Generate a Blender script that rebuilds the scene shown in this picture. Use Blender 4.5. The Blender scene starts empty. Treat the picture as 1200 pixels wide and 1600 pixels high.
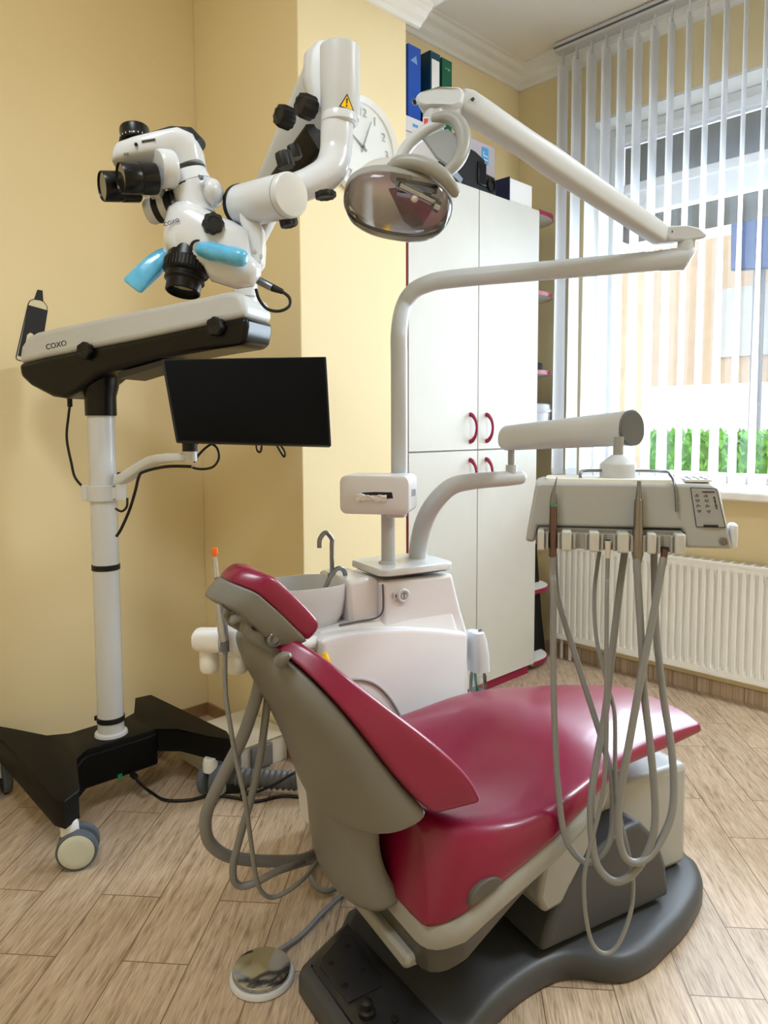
import bpy, bmesh, math, random
from mathutils import Vector as V, Matrix as M
random.seed(7)
SC = bpy.context.scene
COL = SC.collection
PI = math.pi

# ------------------------------------------------------------------ camera, world, light
CF, CPITCH, CROLL, CYAW, CY0, CH = 1142.87, .0752903, -.003296, .800272, 751.79, 1.2
CC = V((0, 0, CH))
FW = V((math.cos(CYAW)*math.cos(CPITCH), math.sin(CYAW)*math.cos(CPITCH), -math.sin(CPITCH)))
_r = V((math.sin(CYAW), -math.cos(CYAW), 0)); _u = _r.cross(FW)
RT = _r*math.cos(CROLL) + _u*math.sin(CROLL)
UP = -_r*math.sin(CROLL) + _u*math.cos(CROLL)
cam_d = bpy.data.cameras.new('camera'); cam = bpy.data.objects.new('camera', cam_d); COL.objects.link(cam)
cam_d.sensor_fit = 'VERTICAL'; cam_d.sensor_height = 24; cam_d.lens = CF/1600*24
cam_d.shift_y = (CY0-800)/1600; cam_d.clip_start = .02
mw = M.Identity(4)
for i in range(3):
    mw[i][0] = RT[i]; mw[i][1] = UP[i]; mw[i][2] = -FW[i]; mw[i][3] = CC[i]
cam.matrix_world = mw
SC.camera = cam
SC.view_settings.view_transform = 'Standard'; SC.view_settings.look = 'None'
SC.view_settings.gamma = 1; SC.view_settings.use_curve_mapping = False
SC.view_settings.exposure = 0.76
SC.cycles.use_denoising = True
SC.cycles.max_bounces = 10; SC.cycles.diffuse_bounces = 5; SC.cycles.transparent_max_bounces = 16
SC.cycles.sample_clamp_indirect = 6

wd = bpy.data.worlds.new('sky'); SC.world = wd; wd.use_nodes = True
nt = wd.node_tree; bg = nt.nodes['Background']
bg.inputs[0].default_value = (.84, .92, 1, 1); bg.inputs[1].default_value = 1.7

def area_light(name, loc, sx, sy, watts, rot, color=(1, 1, 1), shape='RECTANGLE'):
    d = bpy.data.lights.new(name, 'AREA'); d.shape = shape; d.size = sx; d.size_y = sy; d.energy = watts; d.color = color
    o = bpy.data.objects.new(name, d); COL.objects.link(o); o.location = loc; o.rotation_euler = rot
    return o
# two unseen ceiling lamps added as fill (housings built with the ceiling) and the daylight at the window
area_light('added_fill_light', (2.62, -.5, 2.985),   .58, .58, 38, (0, 0, 0), (.80, .90, 1))
area_light('added_fill_light', (-.1, .7, 2.985), .58, .58, 15, (0, 0, 0), (.80, .90, 1))
area_light('window_daylight', (3.62, .95, 1.75), 1.9, 1.6, 125, (0, math.radians(90), 0), (.78, .89, 1))

# ------------------------------------------------------------------ points in the room
def ray(x, y): return RT*((x-600)/CF) - UP*((y-CY0)/CF) + FW
def D(x, y, d): return CC + ray(x, y)*d
def onplane(x, y, n, p):
    r = ray(x, y); n = V(n); p = V(p); return CC + r*((p-CC).dot(n)/r.dot(n))
def ZP(x, y, z=0): return onplane(x, y, (0, 0, 1), (0, 0, z))
def XP(x, y, X): return onplane(x, y, (1, 0, 0), (X, 0, 0))
def YP(x, y, Y): return onplane(x, y, (0, 1, 0), (0, Y, 0))
_A = math.radians(-15)
CA = V((math.cos(_A), math.sin(_A), 0)); CW = V((-math.sin(_A), math.cos(_A), 0)); ZZ = V((0, 0, 1))
def S(s, t, z): return CA*s + CW*t + ZZ*z            # chair frame: s along the chair, t across it
def TP(x, y, t): return onplane(x, y, CW, CW*t)
def st(p): return (p.dot(CA), p.dot(CW), p.z)
def lerp(a, b, k): return a + (b-a)*k

# ------------------------------------------------------------------ materials
def lin(c):
    c = c/255
    return c/12.92 if c <= .04045 else ((c+.055)/1.055)**2.4
def L3(c): return (lin(c[0]), lin(c[1]), lin(c[2]), 1)
MATS = {}
def mat(name, rgb, rough=.5, metal=0, spec=.5, coat=0, var=.04, scale=6, bump=0, bscale=200, trans=0, ior=1.45, alpha=1, emit=0):
    if name in MATS: return MATS[name]
    m = bpy.data.materials.new(name); m.use_nodes = True; n = m.node_tree; p = n.nodes['Principled BSDF']
    tc = n.nodes.new('ShaderNodeTexCoord'); nz = n.nodes.new('ShaderNodeTexNoise'); nz.inputs['Scale'].default_value = scale
    nz.inputs['Detail'].default_value = 4
    n.links.new(tc.outputs['Object'], nz.inputs['Vector'])
    rmp = n.nodes.new('ShaderNodeValToRGB'); c = L3(rgb)
    rmp.color_ramp.elements[0].color = tuple(x*(1-var) for x in c[:3])+(1,); rmp.color_ramp.elements[1].color = tuple(min(1, x*(1+var)) for x in c[:3])+(1,)
    rmp.color_ramp.elements[0].position = .3; rmp.color_ramp.elements[1].position = .7
    n.links.new(nz.outputs['Fac'], rmp.inputs[0]); n.links.new(rmp.outputs[0], p.inputs['Base Color'])
    p.inputs['Roughness'].default_value = rough; p.inputs['Metallic'].default_value = metal
    p.inputs['Specular IOR Level'].default_value = spec; p.inputs['Coat Weight'].default_value = coat; p.inputs['Coat Roughness'].default_value = .08
    p.inputs['Transmission Weight'].default_value = trans; p.inputs['IOR'].default_value = ior; p.inputs['Alpha'].default_value = alpha
    if bump:
        n2 = n.nodes.new('ShaderNodeTexNoise'); n2.inputs['Scale'].default_value = bscale; n2.inputs['Detail'].default_value = 3
        n.links.new(tc.outputs['Object'], n2.inputs['Vector'])
        b = n.nodes.new('ShaderNodeBump'); b.inputs['Strength'].default_value = bump; b.inputs['Distance'].default_value = .002
        n.links.new(n2.outputs['Fac'], b.inputs['Height']); n.links.new(b.outputs[0], p.inputs['Normal'])
    if emit:
        p.inputs['Emission Color'].default_value = L3(rgb); p.inputs['Emission Strength'].default_value = emit
    MATS[name] = m
    return m
def glass_mat(name, tint=(1, 1, 1), gloss=.08, rough=.02):
    if name in MATS: return MATS[name]
    m = bpy.data.materials.new(name); m.use_nodes = True; n = m.node_tree; n.nodes.clear()
    o = n.nodes.new('ShaderNodeOutputMaterial'); mx = n.nodes.new('ShaderNodeMixShader')
    t = n.nodes.new('ShaderNodeBsdfTransparent'); t.inputs[0].default_value = tint+(1,)
    g = n.nodes.new('ShaderNodeBsdfGlossy'); g.inputs['Roughness'].default_value = rough
    fr = n.nodes.new('ShaderNodeFresnel'); fr.inputs[0].default_value = 1.45
    mt = n.nodes.new('ShaderNodeMath'); mt.operation = 'ADD'; mt.inputs[1].default_value = gloss-.04
    n.links.new(fr.outputs[0], mt.inputs[0]); n.links.new(mt.outputs[0], mx.inputs[0])
    n.links.new(t.outputs[0], mx.inputs[1]); n.links.new(g.outputs[0], mx.inputs[2]); n.links.new(mx.outputs[0], o.inputs[0])
    MATS[name] = m; return m

wall_y = mat('wall_paint', (237, 220, 177), .75, var=.02, scale=1.5, bump=.08, bscale=120)
white_paint = mat('white_paint', (236, 234, 228), .7, var=.02, scale=3)
ceil_paint = mat('ceiling_paint', (244, 241, 236), .8, var=.015, scale=2)
pvc = mat('window_plastic', (238, 240, 242), .3, var=.01)
whitep = mat('white_enamel', (208, 211, 215), .22, coat=.3, var=.015)
unitw = mat('unit_white', (224, 224, 228), .25, coat=.4, var=.015)
lampw = mat('lamp_white', (188, 191, 194), .38, var=.02)
trayc = mat('tray_ivory', (166, 168, 168), .35, var=.02)
traydk = mat('tray_grey', (160, 158, 150), .4, var=.03)
shellg = mat('chair_shell_grey', (118, 117, 112), .42, var=.03, bump=.05, bscale=400)
panlt = mat('chair_pan_grey', (152, 151, 146), .4, var=.03)
pandk = mat('chair_dark_grey', (76, 74, 71), .45, var=.04)
basedk = mat('chair_base_charcoal', (66, 68, 72), .42, var=.06, bump=.06, bscale=300)
red = mat('burgundy_leather', (126, 13, 54), .30, coat=.18, var=.05, scale=9, bump=.03, bscale=500)
pinkedge = mat('burgundy_edging', (146, 20, 62), .35, var=.03)
cream = mat('cream_laminate', (210, 209, 202), .38, var=.02, scale=8)
blk = mat('black_gloss', (8, 8, 8), .28, spec=.35, var=.1)
blkm = mat('black_matte', (14, 14, 14), .55, var=.1)
screenm = mat('screen_black', (2, 2, 2), .5, spec=.12, var=.1)
rubber = mat('rubber_grey', (84, 92, 102), .55, var=.05)
chrome = mat('chrome', (178, 186, 198), .12, 1, var=.03)
steel = mat('brushed_steel', (132, 136, 146), .28, 1, var=.05)
bronze = mat('handpiece_metal', (112, 92, 92), .3, 1, var=.05)
hoseg = mat('hose_grey', (130, 131, 131), .45, var=.04)
hosed = mat('suction_hose_grey', (128, 128, 130), .5, var=.04)
corrm = mat('corrugated_grey', (96, 98, 100), .45, var=.05)
cable = mat('cable_black', (16, 16, 17), .5, var=.1)
bluefilm = mat('blue_film', (92, 178, 220), .25, var=.12, scale=60, coat=.3, bump=.5, bscale=60)
clearpl = glass_mat('clear_plastic', (.93, .95, .96), .14, .05)
glassm = glass_mat('window_glass', (.97, .99, 1), .06, .01)
lamp_cover = glass_mat('lamp_cover_glass', (1, 1, 1), .03, .05)
mirror = mat('reflector_mirror', (250, 250, 250), .3, .3, var=.02)
tintrefl = mat('reflector_tinted', (112, 102, 97), .4, .1, var=.06)
orange = mat('orange_plastic', (244, 108, 30), .4, var=.05)
yellow = mat('warning_yellow', (246, 196, 20), .4, var=.03)
inkdk = mat('ink_dark', (28, 28, 34), .6, var=.05)
inkgr = mat('ink_grey', (96, 98, 104), .6, var=.05)
paper = mat('paper_white', (240, 240, 240), .7, var=.02)
radw = mat('radiator_white', (236, 234, 228), .35, var=.015)

# ------------------------------------------------------------------ mesh building
def frame(z, x=None):
    z = V(z).normalized()
    if x is None: x = V((0, 0, 1)) if abs(z.z) < .9 else V((1, 0, 0))
    x = V(x); x = (x - z*x.dot(z)).normalized(); y = z.cross(x)
    return x, y, z
def smooth_path(pts, sub=6):
    pts = [V(p) for p in pts]; out = []
    n = len(pts)
    for i in range(n-1):
        p0 = pts[max(i-1, 0)]; p1 = pts[i]; p2 = pts[i+1]; p3 = pts[min(i+2, n-1)]
        for k in range(sub):
            t = k/sub
            out.append(.5*((2*p1)+(p2-p0)*t+(2*p0-5*p1+4*p2-p3)*t*t+(3*p1-p0-3*p2+p3)*t**3))
    out.append(pts[-1]); return out
class G:
    def __init__(self): self.v = []; self.f = []
    def add(self, vs, fs):
        o = len(self.v); self.v += [V(p) for p in vs]; self.f += [tuple(i+o for i in f) for f in fs]; return self
    def box(self, c, s, ax=None):
        c = V(c); x, y, z = ax if ax else (V((1, 0, 0)), V((0, 1, 0)), V((0, 0, 1)))
        vs = [c + x*(i*s[0]/2) + y*(j*s[1]/2) + z*(k*s[2]/2) for k in (-1, 1) for j in (-1, 1) for i in (-1, 1)]
        return self.add(vs, [(0, 2, 3, 1), (4, 5, 7, 6), (0, 1, 5, 4), (2, 6, 7, 3), (0, 4, 6, 2), (1, 3, 7, 5)])
    def bb(self, a, b):
        a = V(a); b = V(b); return self.box((a+b)/2, [abs(b[i]-a[i]) for i in range(3)])
    def loft(self, rings, closed=True, cap=True):
        n = len(rings[0]); vs = [p for r in rings for p in r]; fs = []
        for i in range(len(rings)-1):
            for j in range(n if closed else n-1):
                k = (j+1) % n; fs.append((i*n+j, i*n+k, (i+1)*n+k, (i+1)*n+j))
        if cap and closed:
            fs.append(tuple(range(n-1, -1, -1))); fs.append(tuple((len(rings)-1)*n+j for j in range(n)))
        return self.add(vs, fs)
    def tube(self, pts, r, n=14, sub=0, cap=True):
        if sub: 
            if isinstance(r, (list, tuple)):
                rr = []
                for i in range(len(r)-1): rr += [lerp(r[i], r[i+1], k/sub) for k in range(sub)]
                r = rr+[r[-1]]
            pts = smooth_path(pts, sub)
        pts = [V(p) for p in pts]; N = len(pts); rings = []; x = None
        for i in range(N):
            t = (pts[min(i+1, N-1)]-pts[max(i-1, 0)])
            x, y, z = frame(t, x)
            q = r[i] if isinstance(r, (list, tuple)) else r
            rings.append([pts[i] + (x*math.cos(2*PI*j/n)+y*math.sin(2*PI*j/n))*q for j in range(n)])
        return self.loft(rings, cap=cap)
    def cyl(self, a, b, r, r2=None, n=32): return self.tube([a, b], [r, r if r2 is None else r2], n)
    def lathe(self, o, axis, prof, n=36, x=None, sx=1, sy=1, cap=True):
        x, y, z = frame(axis, x); o = V(o)
        return self.loft([[o + z*h + x*(math.cos(2*PI*j/n)*q*sx) + y*(math.sin(2*PI*j/n)*q*sy) for j in range(n)] for q, h in prof], cap=cap)
    def prism(self, poly, off):
        poly = [V(p) for p in poly]; off = V(off); n = len(poly)
        return self.add(poly+[p+off for p in poly], [tuple(range(n-1, -1, -1)), tuple(range(n, 2*n))]+[(i, (i+1) % n, (i+1) % n+n, i+n) for i in range(n)])
    def ball(self, c, r, ax=None, n=20, m=12):
        c = V(c); r = r if isinstance(r, (list, tuple)) else (r, r, r)
        x, y, z = ax if ax else (V((1, 0, 0)), V((0, 1, 0)), V((0, 0, 1)))
        rings = []
        for i in range(m+1):
            a = PI*min(max(i/m, .004), .996)
            rings.append([c + x*(r[0]*math.sin(a)*math.cos(2*PI*j/n)) + y*(r[1]*math.sin(a)*math.sin(2*PI*j/n)) + z*(-r[2]*math.cos(a)) for j in range(n)])
        return self.loft(rings)
    def build(self, name, m, parent=None, bevel=0, seg=3, sub=0, ang=40):
        off = V((0, 0, 0)); q = parent
        while q is not None:
            off = off + q.location; q = q.parent
        me = bpy.data.meshes.new(name); me.from_pydata([tuple(p-off) for p in self.v], [], self.f)
        b = bmesh.new(); b.from_mesh(me); bmesh.ops.recalc_face_normals(b, faces=b.faces); b.to_mesh(me); b.free()
        me.materials.append(m)
        for p in me.polygons: p.use_smooth = True
        if not sub: me.set_sharp_from_angle(angle=math.radians(ang))
        o = bpy.data.objects.new(name, me); COL.objects.link(o); o.parent = parent
        if bevel:
            md = o.modifiers.new('bevel', 'BEVEL'); md.width = bevel; md.segments = seg; md.limit_method = 'ANGLE'; md.angle_limit = math.radians(35)
            md.harden_normals = False
        if sub:
            md = o.modifiers.new('subsurf', 'SUBSURF'); md.levels = sub; md.render_levels = sub
        return o
def tag(o, label, cat, group=None):
    o['label'] = label; o['category'] = cat
    if group: o['group'] = group
    return o
def thing(name, loc, label, cat, group=None):
    o = bpy.data.objects.new(name, None); COL.objects.link(o); o.location = V(loc); o.empty_display_size = .05
    return tag(o, label, cat, group)
def struct(o): o['kind'] = 'structure'; return o
def text(name, body, o, xd, yd, size, m, parent, ext=.0006, align='LEFT', xs=1):
    cu = bpy.data.curves.new('t', 'FONT'); cu.body = body; cu.size = size; cu.extrude = ext/2; cu.align_x = align; cu.resolution_u = 4
    tmp = bpy.data.objects.new('t', cu); COL.objects.link(tmp)
    bpy.context.view_layer.update()
    me0 = bpy.data.meshes.new_from_object(tmp.evaluated_get(bpy.context.evaluated_depsgraph_get()))
    xd = V(xd).normalized(); yd = V(yd); yd = (yd-xd*yd.dot(xd)).normalized(); zd = xd.cross(yd); o = V(o)
    g = G(); g.add([o + xd*(v.co.x*xs) + yd*v.co.y + zd*v.co.z for v in me0.vertices], [tuple(p.vertices) for p in me0.polygons])
    bpy.data.objects.remove(tmp); bpy.data.curves.remove(cu); bpy.data.meshes.remove(me0)
    r = g.build(name, m, parent)
    return r
def rrect(w, h, r, n=5):
    out = []
    for cx, cy, a0 in ((w/2-r, h/2-r, 0), (-w/2+r, h/2-r, 90), (-w/2+r, -h/2+r, 180), (w/2-r, -h/2+r, 270)):
        for k in range(n+1):
            a = math.radians(a0+90*k/n); out.append((cx+r*math.cos(a), cy+r*math.sin(a)))
    return out
def superring(o, x, y, a, b, p=4, n=32):
    out = []
    for j in range(n):
        c = math.cos(2*PI*j/n); s_ = math.sin(2*PI*j/n)
        out.append(V(o) + V(x)*(a*math.copysign(abs(c)**(2/p), c)) + V(y)*(b*math.copysign(abs(s_)**(2/p), s_)))
    return out
def knob(g, c, axis, r, h, teeth=8):
    x, y, z = frame(axis); c = V(c); n = teeth*6
    ring = lambda k, hh: [c + z*hh + (x*math.cos(2*PI*j/n)+y*math.sin(2*PI*j/n))*(r*k*(1+.06*math.cos(teeth*2*PI*j/n))) for j in range(n)]
    g.loft([ring(.92, 0), ring(1, h*.12), ring(1, h*.8), ring(.9, h), ring(.55, h*1.02), ring(.5, h*.97)])

# ================================================================== ROOM
XW, YL, XB, YC, XN, YK = 3.28, 2.66, 1.55, 2.0, 2.07, 2.354
X0, Y0, ZC, ZS = -1.7, -2.3, 3.03, 2.775
def floor_mat():
    m = bpy.data.materials.new('wood_look_tile'); m.use_nodes = True; n = m.node_tree; p = n.nodes['Principled BSDF']; K = n.nodes.new; lk = n.links.new
    tc = K('ShaderNodeTexCoord'); mp = K('ShaderNodeMapping'); mp.inputs['Rotation'].default_value = (0, 0, math.radians(-41)); mp.inputs['Location'].default_value = (.13, .05, 0)
    lk(tc.outputs['Object'], mp.inputs['Vector'])
    br = K('ShaderNodeTexBrick'); br.inputs['Scale'].default_value = 1; br.inputs['Brick Width'].default_value = .62; br.inputs['Row Height'].default_value = .155
    br.inputs['Mortar Size'].default_value = .0016; br.inputs['Mortar Smooth'].default_value = .2; br.offset = .36
    br.inputs['Color1'].default_value = (0, 0, 0, 1); br.inputs['Color2'].default_value = (1, 1, 1, 1); br.inputs['Mortar'].default_value = (.5, .5, .5, 1)
    lk(mp.outputs[0], br.inputs['Vector'])
    # grain: stretched along the plank, shifted per plank
    add = K('ShaderNodeVectorMath'); add.operation = 'ADD'; sc = K('ShaderNodeVectorMath'); sc.operation = 'SCALE'; sc.inputs['Scale'].default_value = 7
    lk(br.outputs['Color'], sc.inputs[0]); lk(mp.outputs[0], add.inputs[0]); lk(sc.outputs[0], add.inputs[1])
    st1 = K('ShaderNodeMapping'); st1.inputs['Scale'].default_value = (5.5, 62, 1); lk(add.outputs[0], st1.inputs['Vector'])
    n1 = K('ShaderNodeTexNoise'); n1.inputs['Scale'].default_value = 1; n1.inputs['Detail'].default_value = 6; n1.inputs['Roughness'].default_value = .65; n1.inputs['Distortion'].default_value = .6
    lk(st1.outputs[0], n1.inputs['Vector'])
    st2 = K('ShaderNodeMapping'); st2.inputs['Scale'].default_value = (22, 250, 1); lk(add.outputs[0], st2.inputs['Vector'])
    n2 = K('ShaderNodeTexNoise'); n2.inputs['Scale'].default_value = 1; n2.inputs['Detail'].default_value = 3; lk(st2.outputs[0], n2.inputs['Vector'])
    mixf = K('ShaderNodeMath'); mixf.operation = 'MULTIPLY_ADD'; mixf.inputs[1].default_value = .45; lk(n2.outputs['Fac'], mixf.inputs[0])
    sc2 = K('ShaderNodeMath'); sc2.operation = 'MULTIPLY'; sc2.inputs[1].default_value = .6; lk(n1.outputs['Fac'], sc2.inputs[0]); lk(sc2.outputs[0], mixf.inputs[2])
    rp = K('ShaderNodeValToRGB'); e = rp.color_ramp.elements
    e[0].position = .36; e[0].color = L3((136, 113, 91)); e[1].position = .66; e[1].color = L3((208, 187, 164)); e.new(.5).color = L3((182, 159, 134))
    lk(mixf.outputs[0], rp.inputs[0])
    hs = K('ShaderNodeHueSaturation'); mr = K('ShaderNodeMapRange'); mr.inputs['To Min'].default_value = .92; mr.inputs['To Max'].default_value = 1.08
    lk(br.outputs['Color'], mr.inputs['Value']); lk(mr.outputs[0], hs.inputs['Value']); lk(rp.outputs[0], hs.inputs['Color'])
    mx = K('ShaderNodeMix'); mx.data_type = 'RGBA'; mx.inputs[7].default_value = L3((120, 98, 74)); lk(br.outputs['Fac'], mx.inputs[0]); lk(hs.outputs[0], mx.inputs[6])
    lk(mx.outputs[2], p.inputs['Base Color']); p.inputs['Roughness'].default_value = .38
    bp = K('ShaderNodeBump'); bp.inputs['Strength'].default_value = .25; bp.inputs['Distance'].default_value = .002; iv = K('ShaderNodeMath'); iv.operation = 'SUBTRACT'
    lk(mixf.outputs[0], iv.inputs[0]); lk(br.outputs['Fac'], iv.inputs[1]); lk(iv.outputs[0], bp.inputs['Height']); lk(bp.outputs[0], p.inputs['Normal'])
    return m
floorm = floor_mat()
struct(G().bb((X0, Y0, -.1), (XW+.0, YL, 0)).build('floor', floorm))
struct(G().bb((X0-.2, YL, 0), (XB+.2, YL+.2, 3.2)).build('wall_left', wall_y))
struct(G().bb((XB, YC, 0), (XN-.004, YL, 3.2)).build('wall_column', wall_y, bevel=.004))
struct(G().bb((XN-.004, YK, 0), (XW+.25, YK+.2, 3.2)).build('wall_back', wall_y))
struct(G().bb((X0-.2, Y0, 0), (X0, YL, 3.2)).build('wall_behind', wall_y))
struct(G().bb((X0-.2, Y0-.2, 0), (XW+.25, Y0, 3.2)).build('wall_near', wall_y))
WY0, WY1, WZ0, WZ1 = -.35, 1.95, .885, 2.667
g = G()
g.bb((XW, Y0, 0), (XW+.3, YK, WZ0)); g.bb((XW, Y0, WZ1), (XW+.3, YK, 3.2))
g.bb((XW, WY1, WZ0), (XW+.3, YK, WZ1)); g.bb((XW, Y0, WZ0), (XW+.3, WY0, WZ1))
struct(g.build('wall_right', wall_y))
g = G(); g.bb((X0, Y0, ZC), (XW, YL, ZC+.15)); struct(g.build('ceiling', ceil_paint))
g = G(); g.bb((XB, Y0, ZS), (2.15, YC, ZC-.001))
g.bb((2.15, Y0, ZS+.05), (2.19, YC, ZC-.001))
struct(g.build('ceiling_dropped', white_paint))
# cornices
def cornice(name, prof, a, b):
    # prof: list of (out, z); a,b points on the wall line; out goes to the right of a->b
    a = V(a); b = V(b); d = (b-a).normalized(); n = V((d.y, -d.x, 0))
    g = G(); g.loft([[q + n*o_ + ZZ*z for o_, z in prof] for q in (a, b)]); struct(g.build(name, white_paint, ang=25))
PR = [(0, 2.94), (.012, 2.94), (.018, 2.955), (.04, 2.968), (.052, 2.99), (.075, 3.0), (.085, 3.018), (.10, 3.02), (.10, ZC), (0, ZC)]
cornice('trim_1', PR, (XN, YK, 0), (XW, YK, 0))
cornice('trim_2', PR, (XW, YK, 0), (XW, Y0, 0))
PR2 = [(0, 2.712), (.014, 2.712), (.022, 2.724), (.045, 2.734), (.055, 2.75), (.075, 2.757), (.08, ZS), (0, ZS)]
cornice('trim_3', PR2, (XB, YC, 0), (XN+.06, YC, 0))
# wood-tile skirting
woodsk = mat('skirting_wood_tile', (150, 118, 82), .45, var=.2, scale=14)
struct(G().bb((XW-.012, Y0, 0), (XW, YK, .062)).build('baseboard_right', floorm))
struct(G().bb((XB-.01, YC-.01, 0), (XB, YL, .05)).build('baseboard_left', woodsk))
struct(G().bb((X0, YL-.01, 0), (XB-.01, YL, .05)).build('baseboard_left', woodsk))
# window: plaster reveal, plastic frame, glass, sill
g = G()
g.bb((XW-.001, WY1-.012, WZ0), (XW+.2, WY1+.001, WZ1)); g.bb((XW-.001, WY0, WZ1-.012), (XW+.2, WY1, WZ1+.001))
struct(g.build('trim_4', white_paint))
w1 = G(); xa, xb = XW+.14, XW+.2
def fr(g, y0, y1, z0, z1, t): 
    g.bb((xa, y0, z0), (xb, y0+t, z1)); g.bb((xa, y1-t, z0), (xb, y1, z1)); g.bb((xa, y0+t, z1-t), (xb, y1-t, z1)); g.bb((xa, y0+t, z0), (xb, y1-t, z0+t))
fr(w1, WY0, WY1-.012, WZ0+.035, WZ1-.012, .06)
w1.bb((xa, WY0+.06, 2.225), (xb, WY1-.072, 2.335))
w1.bb((xa+.01, .55, WZ0+.09), (xb-.01, .62, 2.225))
w1 = struct(w1.build('window_1', pvc, bevel=.006))
fs = G()
xa, xb = XW+.125, XW+.19
fr(fs, WY0+.05, WY1-.06, 2.325, 2.61, .045); fs.build('upper_sash', pvc, w1, bevel=.005)
gs = G(); gs.bb((XW+.165, WY0+.06, 2.33), (XW+.171, WY1-.07, 2.6)); gs.bb((XW+.165, WY0+.06, WZ0+.09), (XW+.171, WY1-.07, 2.23)); gs.build('pane', glassm, w1)
sg = G(); sg.bb((XW-.13, WY0-.08, WZ0), (XW+.14, YK, WZ0+.036)); struct(sg.build('window_sill', white_paint, bevel=.008))

# glowing panels added out of view on the ceiling to brighten the room
for i, (x, y) in enumerate(((2.62, -.5), (-.1, .7))):
    t = thing('added_fill_panel', (x, y, ZC-.03), ['square fill light panel added out of view on the window side', 'square ceiling light panel over the room\'s left side'][i], 'ceiling light')
    G().bb((x-.31, y-.31, ZC-.03), (x+.31, y+.31, ZC)).build('frame', whitep, t, bevel=.004)
    G().bb((x-.29, y-.29, ZC-.034), (x+.29, y+.29, ZC-.029)).build('diffuser', mat('diffuser', (255, 250, 240), .5, emit=2.5), t)

# ================================================================== OUTSIDE
conc = mat('outside_paving', (196, 192, 186), .9, var=.05)
struct(G().bb((XW+.3, -14, -.5), (26, 24, -.3)).build('ground', conc))
tanb = mat('tan_wall', (196, 168, 140), .9, var=.06); pale = mat('pale_wall', (232, 226, 220), .9, var=.03)
t = thing('building', (13, 3, -.3), 'tan building seen across the street through the blinds', 'building')
g = G(); g.bb((13, -12, 1.9), (14.5, 20, 4.4)); g.build('upper_wall', tanb, t)
g = G(); g.bb((12.9, -12, -.3), (14.5, 20, 1.9)); g.build('lower_wall', pale, t)
for y in (-3.5, -.8, 1.6, 4.2, 6.8): G().bb((12.94, y, 2.35), (13.05, y+.9, 3.5)).build('window', mat('far_glass', (186, 182, 178), .4), t)
g = G()
for z in (2.2, 2.4, 2.62): g.bb((12.7, -5, z), (12.74, 2.3, z+.05))
for y in (-5, -3, -1, 1, 2.2): g.bb((12.7, y, 1.9), (12.74, y+.05, 2.8))
g.build('railing', pale, t)
t = thing('street_sign', D(1185, 640, 11.5), 'blue panel sign on a grey post outside the window', 'sign')
a, b, c, d = D(1142, 342, 11.5), D(1262, 325, 11.0), D(1262, 415, 11.0), D(1142, 421, 11.5)
nn = (b-a).cross(d-a).normalized()
G().prism([a, b, c, d], nn*.12).build('panel', mat('sign_blue', (56, 72, 112), .5), t, bevel=.01)
G().cyl(D(1187, 415, 11.6), V((D(1187, 415, 11.6).x, D(1187, 415, 11.6).y, -.3)), .09).build('post', hosed, t)
t = thing('brick_pillar', D(978, 520, 4.6)*1.0 - ZZ*(D(978, 520, 4.6).z+.3), 'peach brick pillar just outside the window\'s far side', 'pillar')
p1 = D(952, 520, 4.6); p2 = D(1004, 520, 4.6)
g = G(); g.box((p1.x*.5+p2.x*.5, p1.y*.5+p2.y*.5, .95), (.16, .16, 2.5)); g.build('shaft', mat('peach_brick', (222, 178, 150), .9, var=.12, scale=9), t)
t = thing('awning', (XW+.35, 1, 2.75), 'dark grey awning over the outside of the window', 'awning')
g = G(); g.prism([V((XW+.32, 2.25, 2.85)), V((XW+.32, 2.25, 2.35)), V((XW+.40, 2.25, 2.33)), V((XW+1.0, 2.25, 2.31)), V((XW+1.0, 2.25, 2.36))], V((0, -2.75, 0)))
g.build('fabric', mat('awning_grey', (86, 86, 88), .8, var=.12, scale=5), t)
def hedge():
    g = G(); rnd = random.Random(3); x0 = 5.6
    for i in range(8500):
        y = rnd.uniform(-2.2, 4.4); z = rnd.uniform(.55, 1.1); x = x0 + rnd.uniform(-.05, .30) - .0
        if rnd.random() < .3: z = 1.1 + rnd.uniform(-.05, .05); x = x0+rnd.uniform(0, .6)
        a = V((rnd.uniform(-1, 1), rnd.uniform(-1, 1), rnd.uniform(-1, 1))).normalized(); x_, y_, z_ = frame(a)
        q = rnd.uniform(.025, .05); c = V((x, y, z))
        g.add([c-x_*q, c+y_*q*.5, c+x_*q, c-y_*q*.5], [(0, 1, 2, 3)])
    t = thing('hedge', (5.9, 1, -.3), 'clipped bright green hedge outside below the window', 'hedge')
    o = g.build('foliage', mat('hedge_leaf', (112, 176, 62), .6, var=.35, scale=14), t); o['kind'] = 'stuff'
    G().bb((5.68, -2.3, -.3), (6.2, 4.45, 1.05)).build('core', mat('hedge_core', (84, 140, 50), .9, var=.3, scale=20), t)
hedge()

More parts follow.
